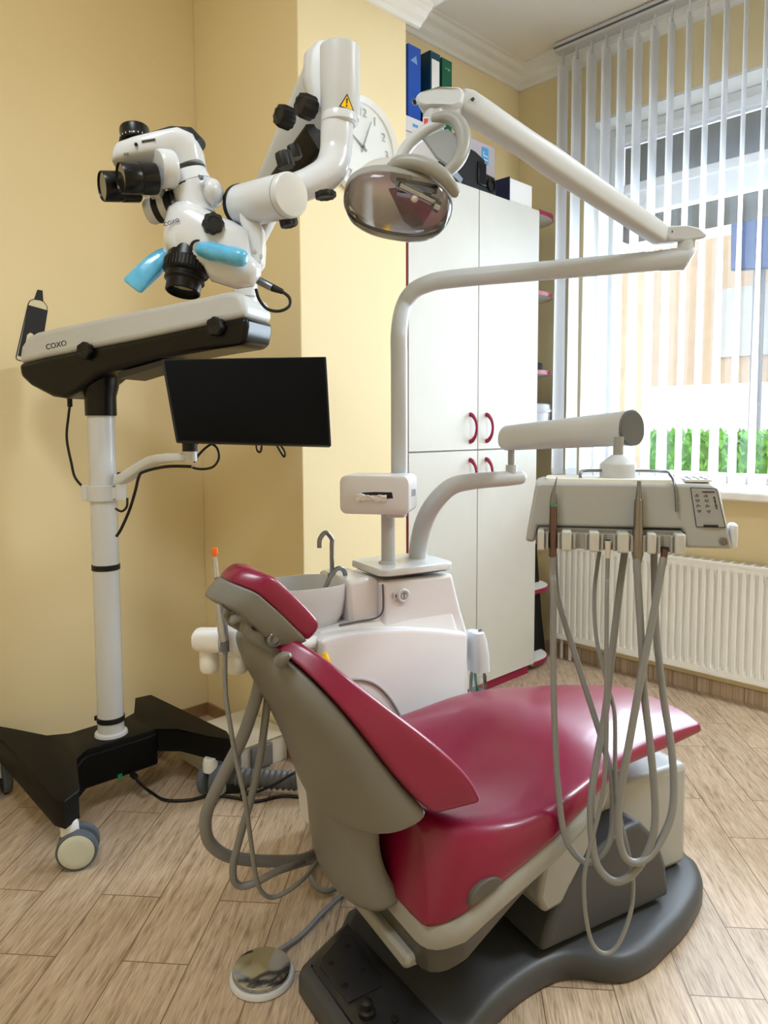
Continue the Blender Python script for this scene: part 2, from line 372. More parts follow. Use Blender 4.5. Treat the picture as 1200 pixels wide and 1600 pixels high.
# ================================================================== BLIND, RADIATOR
def blind_mat():
    m = bpy.data.materials.new('blind_fabric'); m.use_nodes = True; n = m.node_tree; n.nodes.clear(); K = n.nodes.new
    o = K('ShaderNodeOutputMaterial'); mx = K('ShaderNodeMixShader'); mx.inputs[0].default_value = .17
    d = K('ShaderNodeBsdfDiffuse'); t = K('ShaderNodeBsdfTranslucent')
    tc = K('ShaderNodeTexCoord'); w = K('ShaderNodeTexWave'); w.inputs['Scale'].default_value = 60; w.inputs['Distortion'].default_value = 2
    r = K('ShaderNodeValToRGB'); r.color_ramp.elements[0].color = L3((250, 251, 253)); r.color_ramp.elements[1].color = L3((253, 253, 254))
    n.links.new(tc.outputs['Object'], w.inputs['Vector']); n.links.new(w.outputs['Fac'], r.inputs[0]); n.links.new(r.outputs[0], d.inputs[0]); t.inputs[0].default_value = L3((160, 178, 210))
    n.links.new(d.outputs[0], mx.inputs[1]); n.links.new(t.outputs[0], mx.inputs[2]); n.links.new(mx.outputs[0], o.inputs[0]); return m
blindm = blind_mat()
XBL = 3.17
bl = thing('vertical_blind', (XBL, .9, ZC), 'white vertical slat blind hanging from a ceiling rail before the window', 'blind')
g = G(); g.bb((XBL-.035, -.5, 2.985), (XBL+.035, 2.05, ZC-.005)); bl_r = g.build('rail', whitep, bl, bevel=.004)
G().bb((XBL-.037, -.5, 2.997), (XBL-.0345, 2.05, 3.006)).build('slot', inkgr, bl_r)
rnd = random.Random(11)
y = 2.02; k = 0
while y > -.42:
    ang = math.radians(-2 + 1.05*k + rnd.uniform(-2, 2)); d = V((math.cos(ang), math.sin(ang), 0)); nn = V((-d.y, d.x, 0)); w = .0445
    c = V((XBL, y, 0)); tw = math.radians(-7+rnd.uniform(-5, 5)); d2 = V((math.cos(ang+tw), math.sin(ang+tw), 0))
    rings = []
    for z, dd, ww in ((2.935, d, .028), (2.915, d, w), (2.0, d, w), (.965, d2, w)):
        n2 = V((-dd.y, dd.x, 0)); rings.append([c + ZZ*z + dd*u*ww + n2*(.004*(1-u*u)+e) for u, e in ((-1, 0), (-.5, 0), (0, 0), (.5, 0), (1, 0), (1, -.0012), (.5, -.0012), (0, -.0012), (-.5, -.0012), (-1, -.0012))])
    s_ = G().loft(rings).build('slat', blindm, bl)
    G().box(c+ZZ*2.958, (.022, .006, .055), (d, nn, ZZ)).build('hanger', whitep, s_)
    G().box(c+ZZ*.972, (.085, .006, .03), (d2, V((-d2.y, d2.x, 0)), ZZ)).build('weight', whitep, s_)
    y -= .0765; k += 1
# bead chain joining the bottom weights
g = G(); yy = 2.02; pts = []
while yy > -.42:
    pts += [V((XBL-.045, yy, .968)), V((XBL-.046, yy-.038, .945))]; yy -= .0765
g.tube(pts, .0014, 6, sub=3); g.build('bead_chain', paper, bl)

rd = thing('radiator', (3.2, .9, .1), 'white ribbed panel radiator under the window', 'radiator')
RY0, RY1, RZ0, RZ1 = .25, 2.05, .113, .612
g = G(); n = 52; xs = []
ring0 = []; 
pitch = (RY1-RY0-.06)/n
prof = []
for i in range(n):
    y0 = RY0+.03+i*pitch
    prof += [(3.192, y0), (3.192, y0+pitch*.42), (3.204, y0+pitch*.55), (3.204, y0+pitch*.87)]
prof.append((3.192, RY1-.03))
def rib(z, fl): return [V((x if not fl else 3.192, y, z)) for x, y in prof]
rings = [rib(RZ0+.012, 1), rib(RZ0+.03, 1), rib(RZ0+.055, 0), rib(RZ1-.06, 0), rib(RZ1-.035, 1), rib(RZ1-.012, 1)]
g.loft(rings, closed=False, cap=False)
g.bb((3.192, RY0, RZ0), (3.206, RY0+.0301, RZ1-.01)); g.bb((3.192, RY1-.0301, RZ0), (3.206, RY1, RZ1-.01))
g.bb((3.191, RY0, RZ0), (3.20, RY1, RZ0+.013)); g.bb((3.191, RY0, RZ1-.013), (3.20, RY1, RZ1-.002))
g.build('front_panel', radw, rd, ang=50)
g = G(); g.bb((3.207, RY0+.01, RZ0+.01), (3.25, RY1-.01, RZ1-.02)); g.build('body', radw, rd)
g = G(); g.bb((3.193, RY0-.002, RZ1-.012), (3.262, RY1+.002, RZ1)); g.bb((3.193, RY1-.002, RZ0), (3.262, RY1+.003, RZ1)); g.bb((3.193, RY0-.003, RZ0), (3.262, RY0+.002, RZ1)); g.build('casing', radw, rd, bevel=.002)
g = G()
for i in range(40):
    y_ = RY0+.03+i*(RY1-RY0-.06)/40; g.bb((3.205, y_, RZ1), (3.25, y_+.028, RZ1+.0015))
g.build('top_grille', mat('grille_grey', (176, 172, 166), .5), rd)
for y_ in (RY0+.25, RY1-.25): G().bb((3.25, y_, .2), (XW-.0005, y_+.03, .55)).build('wall_bracket', radw, rd)
for y_ in (RY1-.03, RY1-.08): G().cyl((3.235, y_, RZ0+.01), (3.235, y_, .001), .009).build('pipe', radw, rd)

# ================================================================== CABINET
KX0, KX1, KY, KZ = 2.0695, 2.951, 1.9955, 2.197
kb = thing('cabinet', (2.5, 2.16, 0), 'tall cream four-door cabinet with burgundy handles in the niche', 'cabinet')
G().bb((KX0+.002, KY+.02, .045), (KX1, YK-.002, KZ)).build('body', cream, kb, bevel=.001)
G().bb((KX0+.01, KY+.014, 0), (KX1-.03, YK-.01, .046)).build('plinth', pinkedge, kb)
G().bb((KX0-.001, KY+.002, .05), (KX0+.0015, KY+.03, KZ)).build('edge_band', pinkedge, kb)
km = 2.505
for x0, x1, z0, z1, hx, hz in ((KX0+.004, km-.0025, 1.098, KZ-.002, 2.453, 1.19), (km+.0025, KX1, 1.098, KZ-.002, 2.564, 1.19),
                               (KX0+.004, km-.0025, .045, 1.092, 2.453, .995), (km+.0025, KX1, .045, 1.092, 2.564, .995)):
    dr = G().bb((x0, KY, z0), (x1, KY+.018, z1)).build('door', cream, kb, bevel=.0012)
    pts = [V((hx, KY+.001, hz-.058)), V((hx, KY-.012, hz-.053)), V((hx+.004, KY-.026, hz-.032)), V((hx+.006, KY-.031, hz)), V((hx+.004, KY-.026, hz+.032)), V((hx, KY-.012, hz+.053)), V((hx, KY+.001, hz+.058))]
    g = G(); g.tube(pts, [.010, .009, .0065, .0055, .0065, .009, .010], 12, sub=4)
    g.build('handle', pinkedge, dr)
# end shelf
es = thing('corner_shelf', (3.03, 2.17, 0), 'open end shelf with rounded burgundy-edged boards beside the cream cabinet', 'shelf')
def shelfboard(z, r=.20, t=.018):
    pl = [(KX1+.001, KY+.04)]
    cx, cy = KX1+.001, YK-.003
    xr, yf, rr = 3.175, KY+.004, .15
    out = [(cx, cy), (cx, yf), (xr-rr, yf)] + [(xr-rr+rr*math.sin(PI/2*k/12), yf+rr-rr*math.cos(PI/2*k/12)) for k in range(1, 13)] + [(xr, cy)]
    b = G().prism([V((x, y, z)) for x, y in out], ZZ*t).build('board', white_paint if z < .6 else cream, es)
    e = G(); rim = [V((x, y, z+t/2)) for x, y in out[1:]]; cx, cy = cx+.08, cy-.1
    e.loft([[p + V((p.x-cx, p.y-cy, 0)).normalized()*o_ + ZZ*zz for o_, zz in ((-.001, -t/2-.0005), (.0025, -t/2-.0005), (.0025, t/2+.0005), (-.001, t/2+.0005))] for p in rim])
    e.build('edge_band', pinkedge, b)
for z in (2.185, 1.815, 1.445, 1.09, .385, .028): shelfboard(z)
G().bb((KX1+.002, YK-.012, .7), (KX1+.16, YK-.002, 2.2)).build('back_panel', cream, es)
g = G(); g.prism([V((KX1+.002, 2.10, .0)), YP(853.5, 1031, 2.10), YP(846, 960, 2.10), YP(838.5, 850, 2.10), V((KX1+.002, 2.10, YP(838, 850, 2.1).z))], V((0, .012, 0))); g.build('dark_panel', blkm, es)
# things on the end shelf
def vase(name, c, prof, m, label, cat):
    o = G().lathe(c, ZZ, prof).build(name, m); return tag(o, label, cat)
vase('jar', (3.02, 2.09, 1.3085), [(.024, 0), (.030, .008), (.032, .05), (.026, .085), (.018, .092), (.018, .10)], blkm, 'small black jar on the plastic tub lid below the third pink shelf board', 'jar')
c = V((3.01, 2.07, 1.464)); t = thing('camera', c, 'small black camera-like device on the third pink shelf board', 'device')
G().box(c+ZZ*.02, (.09, .07, .04)).build('body', blkm, t, bevel=.008); G().cyl(c+ZZ*.038, c+ZZ*.055, .03).build('dial', blk, t)
# plastic storage tub
c = V((3.062, 2.15, 1.110))
t = thing('storage_tub', c, 'pale white plastic storage tub with a rimmed lid at the shelf end', 'tub')
G().loft([superring(c+ZZ*h, (1, 0, 0), (0, 1, 0), a, b, 6, 40) for h, a, b in ((0, .078, .105), (.16, .088, .115))]).build('box', mat('tub_plastic', (222, 228, 236), .35, trans=.2), t)
G().loft([superring(c+ZZ*h, (1, 0, 0), (0, 1, 0), a, b, 6, 40) for h, a, b in ((.155, .094, .120), (.168, .096, .122), (.17, .090, .117), (.192, .088, .115), (.198, .080, .107))]).build('lid', mat('tub_plastic', (222, 228, 236), .35), t)

# ---- on top of the cabinet
def binder(x0, x1, y0, m, label, tilt=0, h=.318, dpt=.12, labelled=None, ring=True, deco=None, zb=KZ):
    t = thing('binder', ((x0+x1)/2, y0, zb), label, 'binder', 'lever arch binders on top of the cabinet')
    g = G(); g.bb((x0, y0, zb), (x1, y0+.004, zb+h)); 
    g.bb((x0, y0, zb), (x0+.003, y0+dpt, zb+h)); g.bb((x1-.003, y0, zb), (x1, y0+dpt, zb+h)); g.build('cover', m, t, bevel=.0012)
    G().bb((x0+.006, y0+.012, zb+.008), (x1-.006, y0+dpt-.004, zb+h-.012)).build('paper_block', paper, t)
    xm = (x0+x1)/2
    if labelled: G().bb((x0+.010, y0-.0012, zb+h*labelled[0]), (x1-.006, y0-.0002, zb+h*labelled[1])).build('spine_label', paper, t)
    if ring:
        g = G(); rg = [(.010, 0), (.0125, .0015), (.015, .0015), (.016, 0)]
        g.lathe((xm, y0-.0002, zb+.078), (0, -1, 0), rg, 24, cap=False); g.build('finger_ring', chrome, t)
        G().cyl((xm, y0-.0008, zb+.078), (xm, y0+.0002, zb+.078), .0105).build('finger_hole', blkm, t)
    return t
bluem = mat('binder_blue', (30, 84, 190), .35, var=.05); green = mat('binder_green', (18, 96, 70), .4, var=.05); teal = mat('binder_teal', (8, 66, 92), .4, var=.05)
bz = 2.475
bz = KZ+.25
def carton(x0, x1, y0, y1, z0, z1, label, name='carton'):
    t = thing(name, ((x0+x1)/2, (y0+y1)/2, z0), label, 'box'); return t
cartw = mat('carton_white', (226, 224, 230), .6, var=.02); cartl = mat('carton_lilac', (196, 190, 202), .6, var=.02); logoblue = mat('label_blue', (86, 168, 226), .5, var=.02)
t = carton(2.085, 2.50, 2.12, 2.34, KZ, 0, 'lower white carton under the binders on the cabinet top')
G().bb((2.085, 2.12, KZ), (2.50, 2.34, KZ+.19)).build('box', cartw, t, bevel=.002)
t = carton(2.085, 2.50, 2.12, 2.34, KZ+.19, 0, 'shallow white carton with blue print directly under the binders')
G().bb((2.085, 2.118, KZ+.192), (2.50, 2.34, bz)).build('box', cartw, t, bevel=.002)
g = G(); 
for i, (w, h) in enumerate(((.03, .012), (.045, .006), (.02, .012), (.03, .006))): g.bb((2.225+i*.05, 2.1165, KZ+.215+.003*i), (2.225+i*.05+w, 2.1182, KZ+.215+.003*i+h))
g.build('print', logoblue, t)
t = carton(2.515, 2.785, 2.13, 2.34, KZ, 0, 'lilac grey carton with a light blue corner label behind the black device')
G().bb((2.515, 2.13, KZ), (2.785, 2.34, KZ+.275)).build('box', cartl, t, bevel=.002)
lb = G().prism([V((2.712+a, 2.1285, 2.418+b)) for a, b in rrect(.05, .075, .01)], V((0, .0013, 0))).build('label', logoblue, t)
text('lettering', '1Г', (2.731, 2.128, 2.39), (0, 0, 1), (-1, 0, 0), .045, paper, lb)
b1 = binder(2.222, 2.297, 2.14, bluem, 'bright blue binder at the left end, beside the wall edge, with a finger ring', h=.298, zb=bz, dpt=.19)
g = G(); g.prism([V((2.235, 2.139, bz+.235)), V((2.268, 2.139, bz+.262)), V((2.275, 2.139, bz+.228))], V((0, .0012, 0))); g.build('sticker', mat('pale_blue', (130, 170, 225), .5), b1)
b2 = binder(2.342, 2.405, 2.13, teal, 'dark teal binder with a tall white spine label, middle of the three', h=.308, zb=bz, dpt=.2, labelled=(.12, .9), ring=False)
b3 = binder(2.427, 2.493, 2.14, green, 'plain dark green binder at the right end of the three', h=.312, zb=bz, dpt=.19, ring=False)
g = G(); g.bb((2.45, 2.139, bz+.272), (2.462, 2.1402, bz+.276)); g.bb((2.465, 2.139, bz+.268), (2.478, 2.1402, bz+.276)); g.build('print', mat('pale_green', (150, 180, 160), .5), b3)
# black device (a bagged apparatus) in front of the lilac carton
t = thing('medical_device', (2.5, 2.07, KZ), 'black angular apparatus with a silver label lying on the cabinet top', 'device')
pl = [(2.33, KZ), (2.33, KZ+.04), (2.405, KZ+.155), (2.45, KZ+.17), (2.51, KZ+.165), (2.575, KZ+.145), (2.585, KZ+.09), (2.65, KZ+.085), (2.655, KZ)]
G().prism([V((x, 2.02, z)) for x, z in pl], V((0, .10, 0))).build('body', mat('black_device', (30, 31, 34), .4, var=.1), t, bevel=.008)
G().prism([V((2.345, 2.019, KZ+.035)), V((2.36, 2.019, KZ+.065)), V((2.425, 2.019, KZ+.03)), V((2.41, 2.019, KZ+.008))], V((0, .0012, 0))).build('label', mat('silver_label', (150, 158, 176), .4), t)
G().lathe((2.615, 2.025, KZ+.045), (0, -1, 0), [(.030, 0), (.030, .012), (.022, .012), (.020, .004)], 24).build('lens_ring', blk, t)
G().bb((2.52, 2.012, KZ+.03), (2.575, 2.021, KZ+.125)).build('panel', blk, t, bevel=.004)
t = thing('box_file', (2.82, 2.1, KZ), 'white box file with a navy end at the cabinet\'s right front corner', 'box file')
G().bb((2.765, 2.03, KZ), (2.94, 2.122, KZ+.115)).build('box', paper, t, bevel=.003)
G().bb((2.757, 2.028, KZ), (2.765, 2.124, KZ+.118)).build('cover', mat('navy', (20, 28, 62), .5), t)
t = thing('papers', (3.02, 2.14, 2.203), 'thin grey papers lying on the topmost end shelf board', 'papers')
G().box((3.01, 2.16, 2.2065), (.10, .16, .007), frame(ZZ, (1, .15, 0))).build('sheets', mat('grey_paper', (188, 196, 200), .5), t)

# ================================================================== WALL THINGS
# clock
cc = V((1.825, YC, 2.193)); t = thing('wall_clock', cc, 'round white wall clock half hidden behind the microscope arm', 'clock')
R_ = .176; ax = (V((1, 0, 0)), V((0, 0, 1)), V((0, -1, 0)))
G().lathe(cc, (0, -1, 0), [(R_*.97, 0), (R_, .008), (R_, .02), (R_*.97, .03), (R_*.86, .022), (R_*.85, .014)], 64, x=(1, 0, 0)).build('case', mat('clock_white', (232, 232, 230), .3, coat=.3), t)
G().lathe(cc, (0, -1, 0), [(R_*.86, .012), (R_*.86, .0155)], 64, x=(1, 0, 0)).build('dial', mat('clock_dial', (224, 226, 224), .5), t)
nm = mat('clock_numeral', (190, 194, 192), .3, .4)
for h_ in range(1, 13):
    a = PI/2 - h_*PI/6; q = cc + V((math.cos(a), 0, math.sin(a)))*R_*.68 + V((0, -.017, 0))
    text('numeral', str(h_), q - V((0, 0, .013)), (1, 0, 0), (0, 0, 1), .042, nm, t, .003, 'CENTER')
def hand(nm_, ang, L, w):
    a = math.radians(ang); d = V((math.cos(a), 0, math.sin(a))); n = V((-d.z, 0, d.x)); c = cc + V((0, -.0195, 0))
    G().prism([c-d*.02-n*w, c+d*L-n*w*.4, c+d*L+n*w*.4, c-d*.02+n*w], V((0, -.0012, 0))).build(nm_, mat('clock_hand', (150, 154, 152), .4), t)
hand('hour_hand', 150, .06, .004); hand('minute_hand', 68, .105, .003)
hd = G(); hd.cyl(cc+V((0, -.017, 0)), cc+V((0, -.024, 0)), .006); hd.build('hub', steel, t)

# toothpaste wall sticker (flat vinyl on the left wall)
t = thing('wall_sticker', YP(48, 510, YL), 'black toothpaste tube wall sticker with a white tooth, behind the microscope', 'sticker')
def flat(poly, name, m, parent, e=.0015, t0=0): 
    return G().prism([YP(x, y, YL-.0002) + V((0, -t0, 0)) for x, y in poly], V((0, -e, 0))).build(name, m, parent)
def c6(L): return [(x/8.571, 430+y/8.571) for x, y in L]
stw = mat('sticker_white', (224, 216, 184), .6, var=.01)
flat(c6([(210, 1085), (212, 1120), (235, 1140), (520, 1212), (640, 470), (630, 410), (585, 350), (540, 330), (450, 318), (400, 335), (372, 380)]), 'outline', inkdk, t, .001)
flat(c6([(224, 1090), (222, 1115), (240, 1130), (520, 1200), (628, 468), (620, 412), (580, 362), (535, 340), (452, 330), (408, 344), (384, 385)]), 'tube_body', stw, t, .0006, .001)
flat(c6([(500, 195), (568, 205), (578, 352), (455, 322)]), 'cap', inkdk, t, .002)
flat(c6([(378, 400), (630, 470), (540, 1155), (236, 1080)]), 'label_band', inkdk, t, .0006, .0016)
flat(c6([(360, 800), (400, 770), (435, 785), (455, 820), (520, 825), (560, 790), (600, 775), (628, 800), (610, 880), (560, 1000), (540, 1050), (515, 1050), (510, 985), (480, 975), (455, 1000), (430, 1055), (405, 1062), (395, 1040), (408, 950), (380, 970), (345, 1010), (322, 1000), (345, 880)]), 'tooth', stw, t, .0006, .0022)

# ================================================================== DENTAL CHAIR
TC = 1.33
ch = thing('dental_chair', S(1.05, TC, 0), 'burgundy leather dental chair with grey shell on a charcoal floor base', 'dental chair')
# --- base plate
def cpoly(L, z): return [S(s, t, z) for s, t in L]
bp_ = [(.580, 1.0), (.564, 1.12), (.552, 1.34), (.556, 1.372), (.58, 1.392), (.69, 1.452), (.80, 1.51), (1.40, 1.56), (1.56, 1.54), (1.625, 1.45), (1.625, 1.25), (1.60, 1.19), (1.537, 1.135), (1.42, 1.085), (1.33, 1.062), (1.25, 1.045), (1.18, 1.047), (1.135, 1.07), (1.10, 1.10), (1.06, 1.12), (1.0, 1.122), (.93, 1.112), (.851, 1.09), (.74, 1.045)]
def smooth2(L, sub=3, keep=()):
    P = smooth_path([V((a, b, 0)) for a, b in L+[L[0]]], sub)[:-1]; return [(p.x, p.y) for p in P]
bs = smooth2(bp_, 3)
def inset(L, k, c=(1.1, 1.31)): 
    out = []; n = len(L)
    for i in range(n):
        a = V(L[i-1]+(0,)); b = V(L[(i+1) % n]+(0,)); d = (b-a).normalized(); nn = V((-d.y, d.x, 0)); p = V(L[i]+(0,))
        q = p+nn*k
        if (q-V(c+(0,))).length > (p-V(c+(0,))).length: q = p-nn*k
        out.append((q.x, q.y))
    return out
i1 = inset(bs, .006); i2 = inset(bs, .016); i3 = inset(bs, .028)
g = G(); g.loft([cpoly(i1, .0), cpoly(bs, .006), cpoly(bs, .040), cpoly(i1, .052), cpoly(i2, .058), cpoly(i3, .061)])
chb = g.build('base', basedk, ch, ang=50)
# head-end cover panel with seam, screw heads and a cable gland
g = G(); pz = .0625
pan = [(.592, 1.03), (.575, 1.345), (.598, 1.376), (.70, 1.430), (.735, 1.06)]
g.loft([cpoly(pan, .058), cpoly(pan, .066), cpoly(inset(pan, .004, (.66, 1.3)), .068)]); cv = g.build('cover', mat('base_cover_black', (42, 42, 44), .3, coat=.2, var=.1), ch)
g = G(); pan2 = [(.596, 1.22), (.588, 1.338), (.606, 1.362), (.672, 1.396), (.692, 1.386), (.686, 1.25), (.672, 1.225)]
g.loft([cpoly(pan2, .066), cpoly(pan2, .071), cpoly(inset(pan2, .004, (.66, 1.4)), .073)]); g.build('connection_plate', mat('base_plate_black', (34, 34, 36), .4, var=.1), cv)
for s_, t_ in ((.608, 1.26), (.61, 1.33), (.662, 1.36), (.658, 1.28), (.655, 1.14), (.70, 1.08)): G().lathe(S(s_, t_, .067), ZZ, [(.008, 0), (.008, .006), (.004, .007)], 16).build('screw', blkm, cv)
g = G(); g.lathe(S(.615, 1.178, .066), ZZ, [(.016, 0), (.016, .012), (.012, .016), (.012, .03), (.006, .034)], 20); g.build('cable_gland', blkm, cv)
# --- pedestal shroud + lift housing + foot box
def PT(x, y, t): a = st(TP(x, y, t)); return (a[0], a[2])
g = G()
sh = [PT(x, y, 1.13) for x, y in ((846, 1492), (858, 1450), (886, 1380), (930, 1335), (985, 1291), (1003, 1284), (1030, 1312), (1043, 1352), (1047, 1400))]
g.loft([[S(s_, tt, z) for s_, z in sh] for tt in (1.13, 1.5)])
g.build('pedestal', basedk, ch, bevel=.014)
fb = G(); ax = (CA, CW, ZZ)
fb.box(S(1.39, 1.36, .20), (.36, .30, .27), ax); fb.build('foot_box', mat('footbox_grey', (168, 169, 166), .35, var=.03), ch, bevel=.018)
g = G(); g.box(S(1.44, 1.36, .035), (.25, .27, .066), ax); g.build('foot_box_base', pandk, ch, bevel=.01)
la = [(.95, .36), (1.10, .435), (1.20, .455), (1.22, .42), (1.115, .26), (1.06, .17), (1.0, .16), (.97, .19), (1.02, .30), (.90, .25)]
g = G(); g.loft([[S(s_, t_, z) for s_, z in [(1.03, .40), (1.2, .45), (1.22, .40), (1.14, .26), (1.07, .165), (1.02, .16), (1.0, .20), (1.03, .32)]] for t_ in (1.13, 1.48)])
g.build('lift_column', panlt, ch, bevel=.012)
g = G(); g.loft([[S(s_, t_, z) for s_, z in [(.78, .30), (1.06, .41), (1.2, .45), (1.16, .40), (1.02, .31), (.90, .255), (.80, .235)]] for t_ in (1.10, 1.53)])
g.build('seat_underside', panlt, ch, bevel=.015)
bl_ = G(); bl_.loft([[S(s_, t_, z) for s_, z in [(.82, .06), (.81, .13), (.80, .23), (.98, .30), (1.03, .18), (1.0, .06)]] for t_ in (1.27, 1.49)]); bl_.build('void_block', mat('void_shade_black', (8, 8, 9), .6), ch, bevel=.02)  # near-black block stands in for the shaded void under the seat
# --- seat pan (light band, dark band, lower shell), rear edge across the chair
def zb(s): 
    K = [(.60, .284), (.69, .288), (.75, .306), (.83, .346), (.98, .394), (1.106, .438), (1.172, .462), (1.275, .449), (1.417, .438), (1.567, .431)]
    for i in range(len(K)-1):
        if s <= K[i+1][0]: return lerp(K[i][1], K[i+1][1], max(0, (s-K[i][0])/(K[i+1][0]-K[i][0])))
    return K[-1][1]
def tn(s):
    K = [(.60, 1.055), (.69, 1.036), (.83, 1.03), (.98, 1.04), (1.106, 1.062), (1.172, 1.083), (1.275, 1.11), (1.417, 1.14), (1.567, 1.172)]
    for i in range(len(K)-1):
        if s <= K[i+1][0]: return lerp(K[i][1], K[i+1][1], max(0, (s-K[i][0])/(K[i+1][0]-K[i][0])))
    return K[-1][1]
def panring(grow, zf, smax, smin=.680, r=.066):
    # plan outline around the pan: near edge, rear edge (rounded), far edge
    out = []
    N = 12
    for k in range(N+1):
        s_ = lerp(smax, smin+r, k/N); out.append((s_, tn(s_)+grow))
    for k in range(1, 6):
        a = PI/2*k/6; out.append((smin+r - r*math.sin(a), tn(smin)+grow+r-r*math.cos(a)))
    out.append((smin, tn(smin)+grow+r)); 
    half = out
    full = half + [(s_, 2*TC-t_) for s_, t_ in reversed(half)]
    return [S(s_, t_, zf(s_)) for s_, t_ in full]
g = G(); g.loft([panring(.02, lambda s: zb(s)+.010, 1.06), panring(.0, lambda s: zb(s)-.002, 1.06), panring(-.003, lambda s: zb(s)-.030, 1.06), panring(.004, lambda s: zb(s)-.046, 1.06)])
pn = g.build('seat_pan', panlt, ch, ang=60)
g = G(); g.loft([panring(.006, lambda s: zb(s)-.043, .93, .683), panring(.010, lambda s: lerp(zb(s)-.098, zb(s)-.056, min(1, max(0, (s-.70)/.2))), .93, .687), panring(.03, lambda s: lerp(zb(s)-.118, zb(s)-.06, min(1, max(0, (s-.70)/.2))), .92, .705)])
g.build('pan_skirt', pandk, ch, ang=60)
g = G(); g.loft([[S(s_, t_, z) for t_, z in ((1.115, .205), (1.115, .185), (1.13, .172), (1.5, .172), (1.57, .185), (1.57, .205))] for s_ in (.668, .70, .74)]); g.build('lower_trim', panlt, ch, bevel=.008)
# round side cover cap on the near edge of the pan
cp = []
for k in range(17):
    x = lerp(735, 787, k/16); 
c0 = TP(763, 1395, 1.028); 
e1 = (TP(787, 1377, 1.028)-TP(735, 1417, 1.028)); L_ = e1.length/2; e1.normalize(); e2 = CW.cross(e1); e2 = e2 if e2.z > 0 else -e2
m0 = (TP(787, 1377, 1.028)+TP(735, 1417, 1.028))/2
G().prism([m0 - e2*.004 + e1*(math.cos(a)*L_) + e2*(max(0, math.sin(a))*L_*.72) for a in [PI*k/20 for k in range(21)]], CW*.03 - CW*.0).build('side_cap', mat('cap_grey', (84, 81, 76), .45), ch, bevel=.003)

# --- seat + leg cushion: one upholstered surface
def ze(s):
    K = [(.66, .455), (.70, .462), (.78, .450), (.90, .450), (1.0, .466), (1.08, .483), (1.172, .494), (1.3, .490), (1.42, .480), (1.567, .459)]
    for i in range(len(K)-1):
        if s <= K[i+1][0]: return lerp(K[i][1], K[i+1][1], max(0, (s-K[i][0])/(K[i+1][0]-K[i][0])))
    return K[-1][1]
def seat_ring(s, shrink=1, drop=0):
    hw = (TC - tn(s))*shrink; z0 = zb(s)-.004; z1 = ze(s)-drop
    # section across: near underside, near skirt, shoulder, saddle centre, then mirrored
    sad = .035*max(0, 1-abs((s-.86)/.24)) ; knee = .018*max(0, 1-abs((s-1.12)/.16)); shoulder = .012*max(0, 1-abs((s-.80)/.14))
    side = (z1-z0)
    pts = [(-.93, z0), (-1.0, z0+.004), (-1.008, z0+side*.35), (-.985, z0+side*.74), (-.90, z1+shoulder-.004), (-.70, z1-sad*.25+.006+shoulder*.4), (-.42, z1-sad*.75+.010+knee*.6), (0, z1-sad+.012+knee)]
    hw *= 1-.09*max(0, (.745-s)/.067)**2
    kc_ = max(0, (.83-s)/.15)**1.4*.20
    pts = [(x*(1-kc_*min(1, max(0, (z-z0)/side))) if x < -.6 else x, z) for x, z in pts]
    full = pts + [(-x, z) for x, z in reversed(pts[:-1])]
    return [S(s + .03*max(0, min(1, (.76-s)/.08))*max(0, min(1, (z-z0)/side))*min(1, abs(x)*1.2), TC+x*hw, z) for x, z in full]
rings = []
for s in (.678, .684, .70, .74, .79, .85, .91, .97, 1.03, 1.09, 1.15, 1.21, 1.28, 1.36, 1.44, 1.52, 1.556, 1.566): 
    rings.append(seat_ring(s))
# rounded rear and front ends
def endring(s, zc, h, shr):
    r = seat_ring(s); c = sum(r, V())/len(r); return [S(s, TC, 0)*0 + c + (p-c)*shr for p in r]
rings = [endring(.672, 0, 0, .86)] + rings + [endring(1.574, 0, 0, .80)]
g = G(); g.loft(rings); seat = g.build('seat_cushion', red, ch, sub=2)

# --- backrest shell
TB = [ # rear(s,z)  seam(s,z)  tn
 ((.430, .790), (.455, .808), 1.262), ((.432, .768), (.468, .797), 1.225), ((.449, .73), (.492, .774), 1.175), ((.474, .68), (.525, .735), 1.13), ((.513, .61), (.568, .679), 1.10),
 ((.549, .53), (.622, .598), 1.083), ((.566, .47), (.682, .525), 1.078), ((.571, .452), (.706, .499), 1.077), ((.573, .445), (.706, .492), 1.080), ((.576, .435), (.690, .485), 1.10), ((.578, .428), PT(615, 1278, 1.175), 1.175), ((.580, .42), PT(603, 1284, 1.19), 1.19), ((.585, .385), PT(599, 1302, 1.195), 1.195),
 ((.592, .33), PT(603, 1342, 1.185), 1.185), ((.600, .28), PT(618, 1375, 1.175), 1.175), ((.608, .25), PT(636, 1398, 1.165), 1.165), ((.62, .235), PT(640, 1408, 1.17), 1.17)]
rings = []
for (rs, rz), (ss, sz), t_ in TB:
    hw = TC-t_; r = []
    for k in range(15):
        a = PI*k/14; kk = math.sin(a)**.62 if 0 < k < 14 else 0
        r.append(S(lerp(ss, rs, kk), TC-hw*math.cos(a), lerp(sz, rz, kk)))
    # front closing points, slightly recessed
    for k in range(1, 6): r.append(S(lerp(ss, rs, .12), TC+hw-2*hw*k/6, lerp(sz, rz, .12)))
    rings.append(r)
g = G(); g.loft(rings); bsx = g.build('backrest_shell', shellg, ch, sub=2)
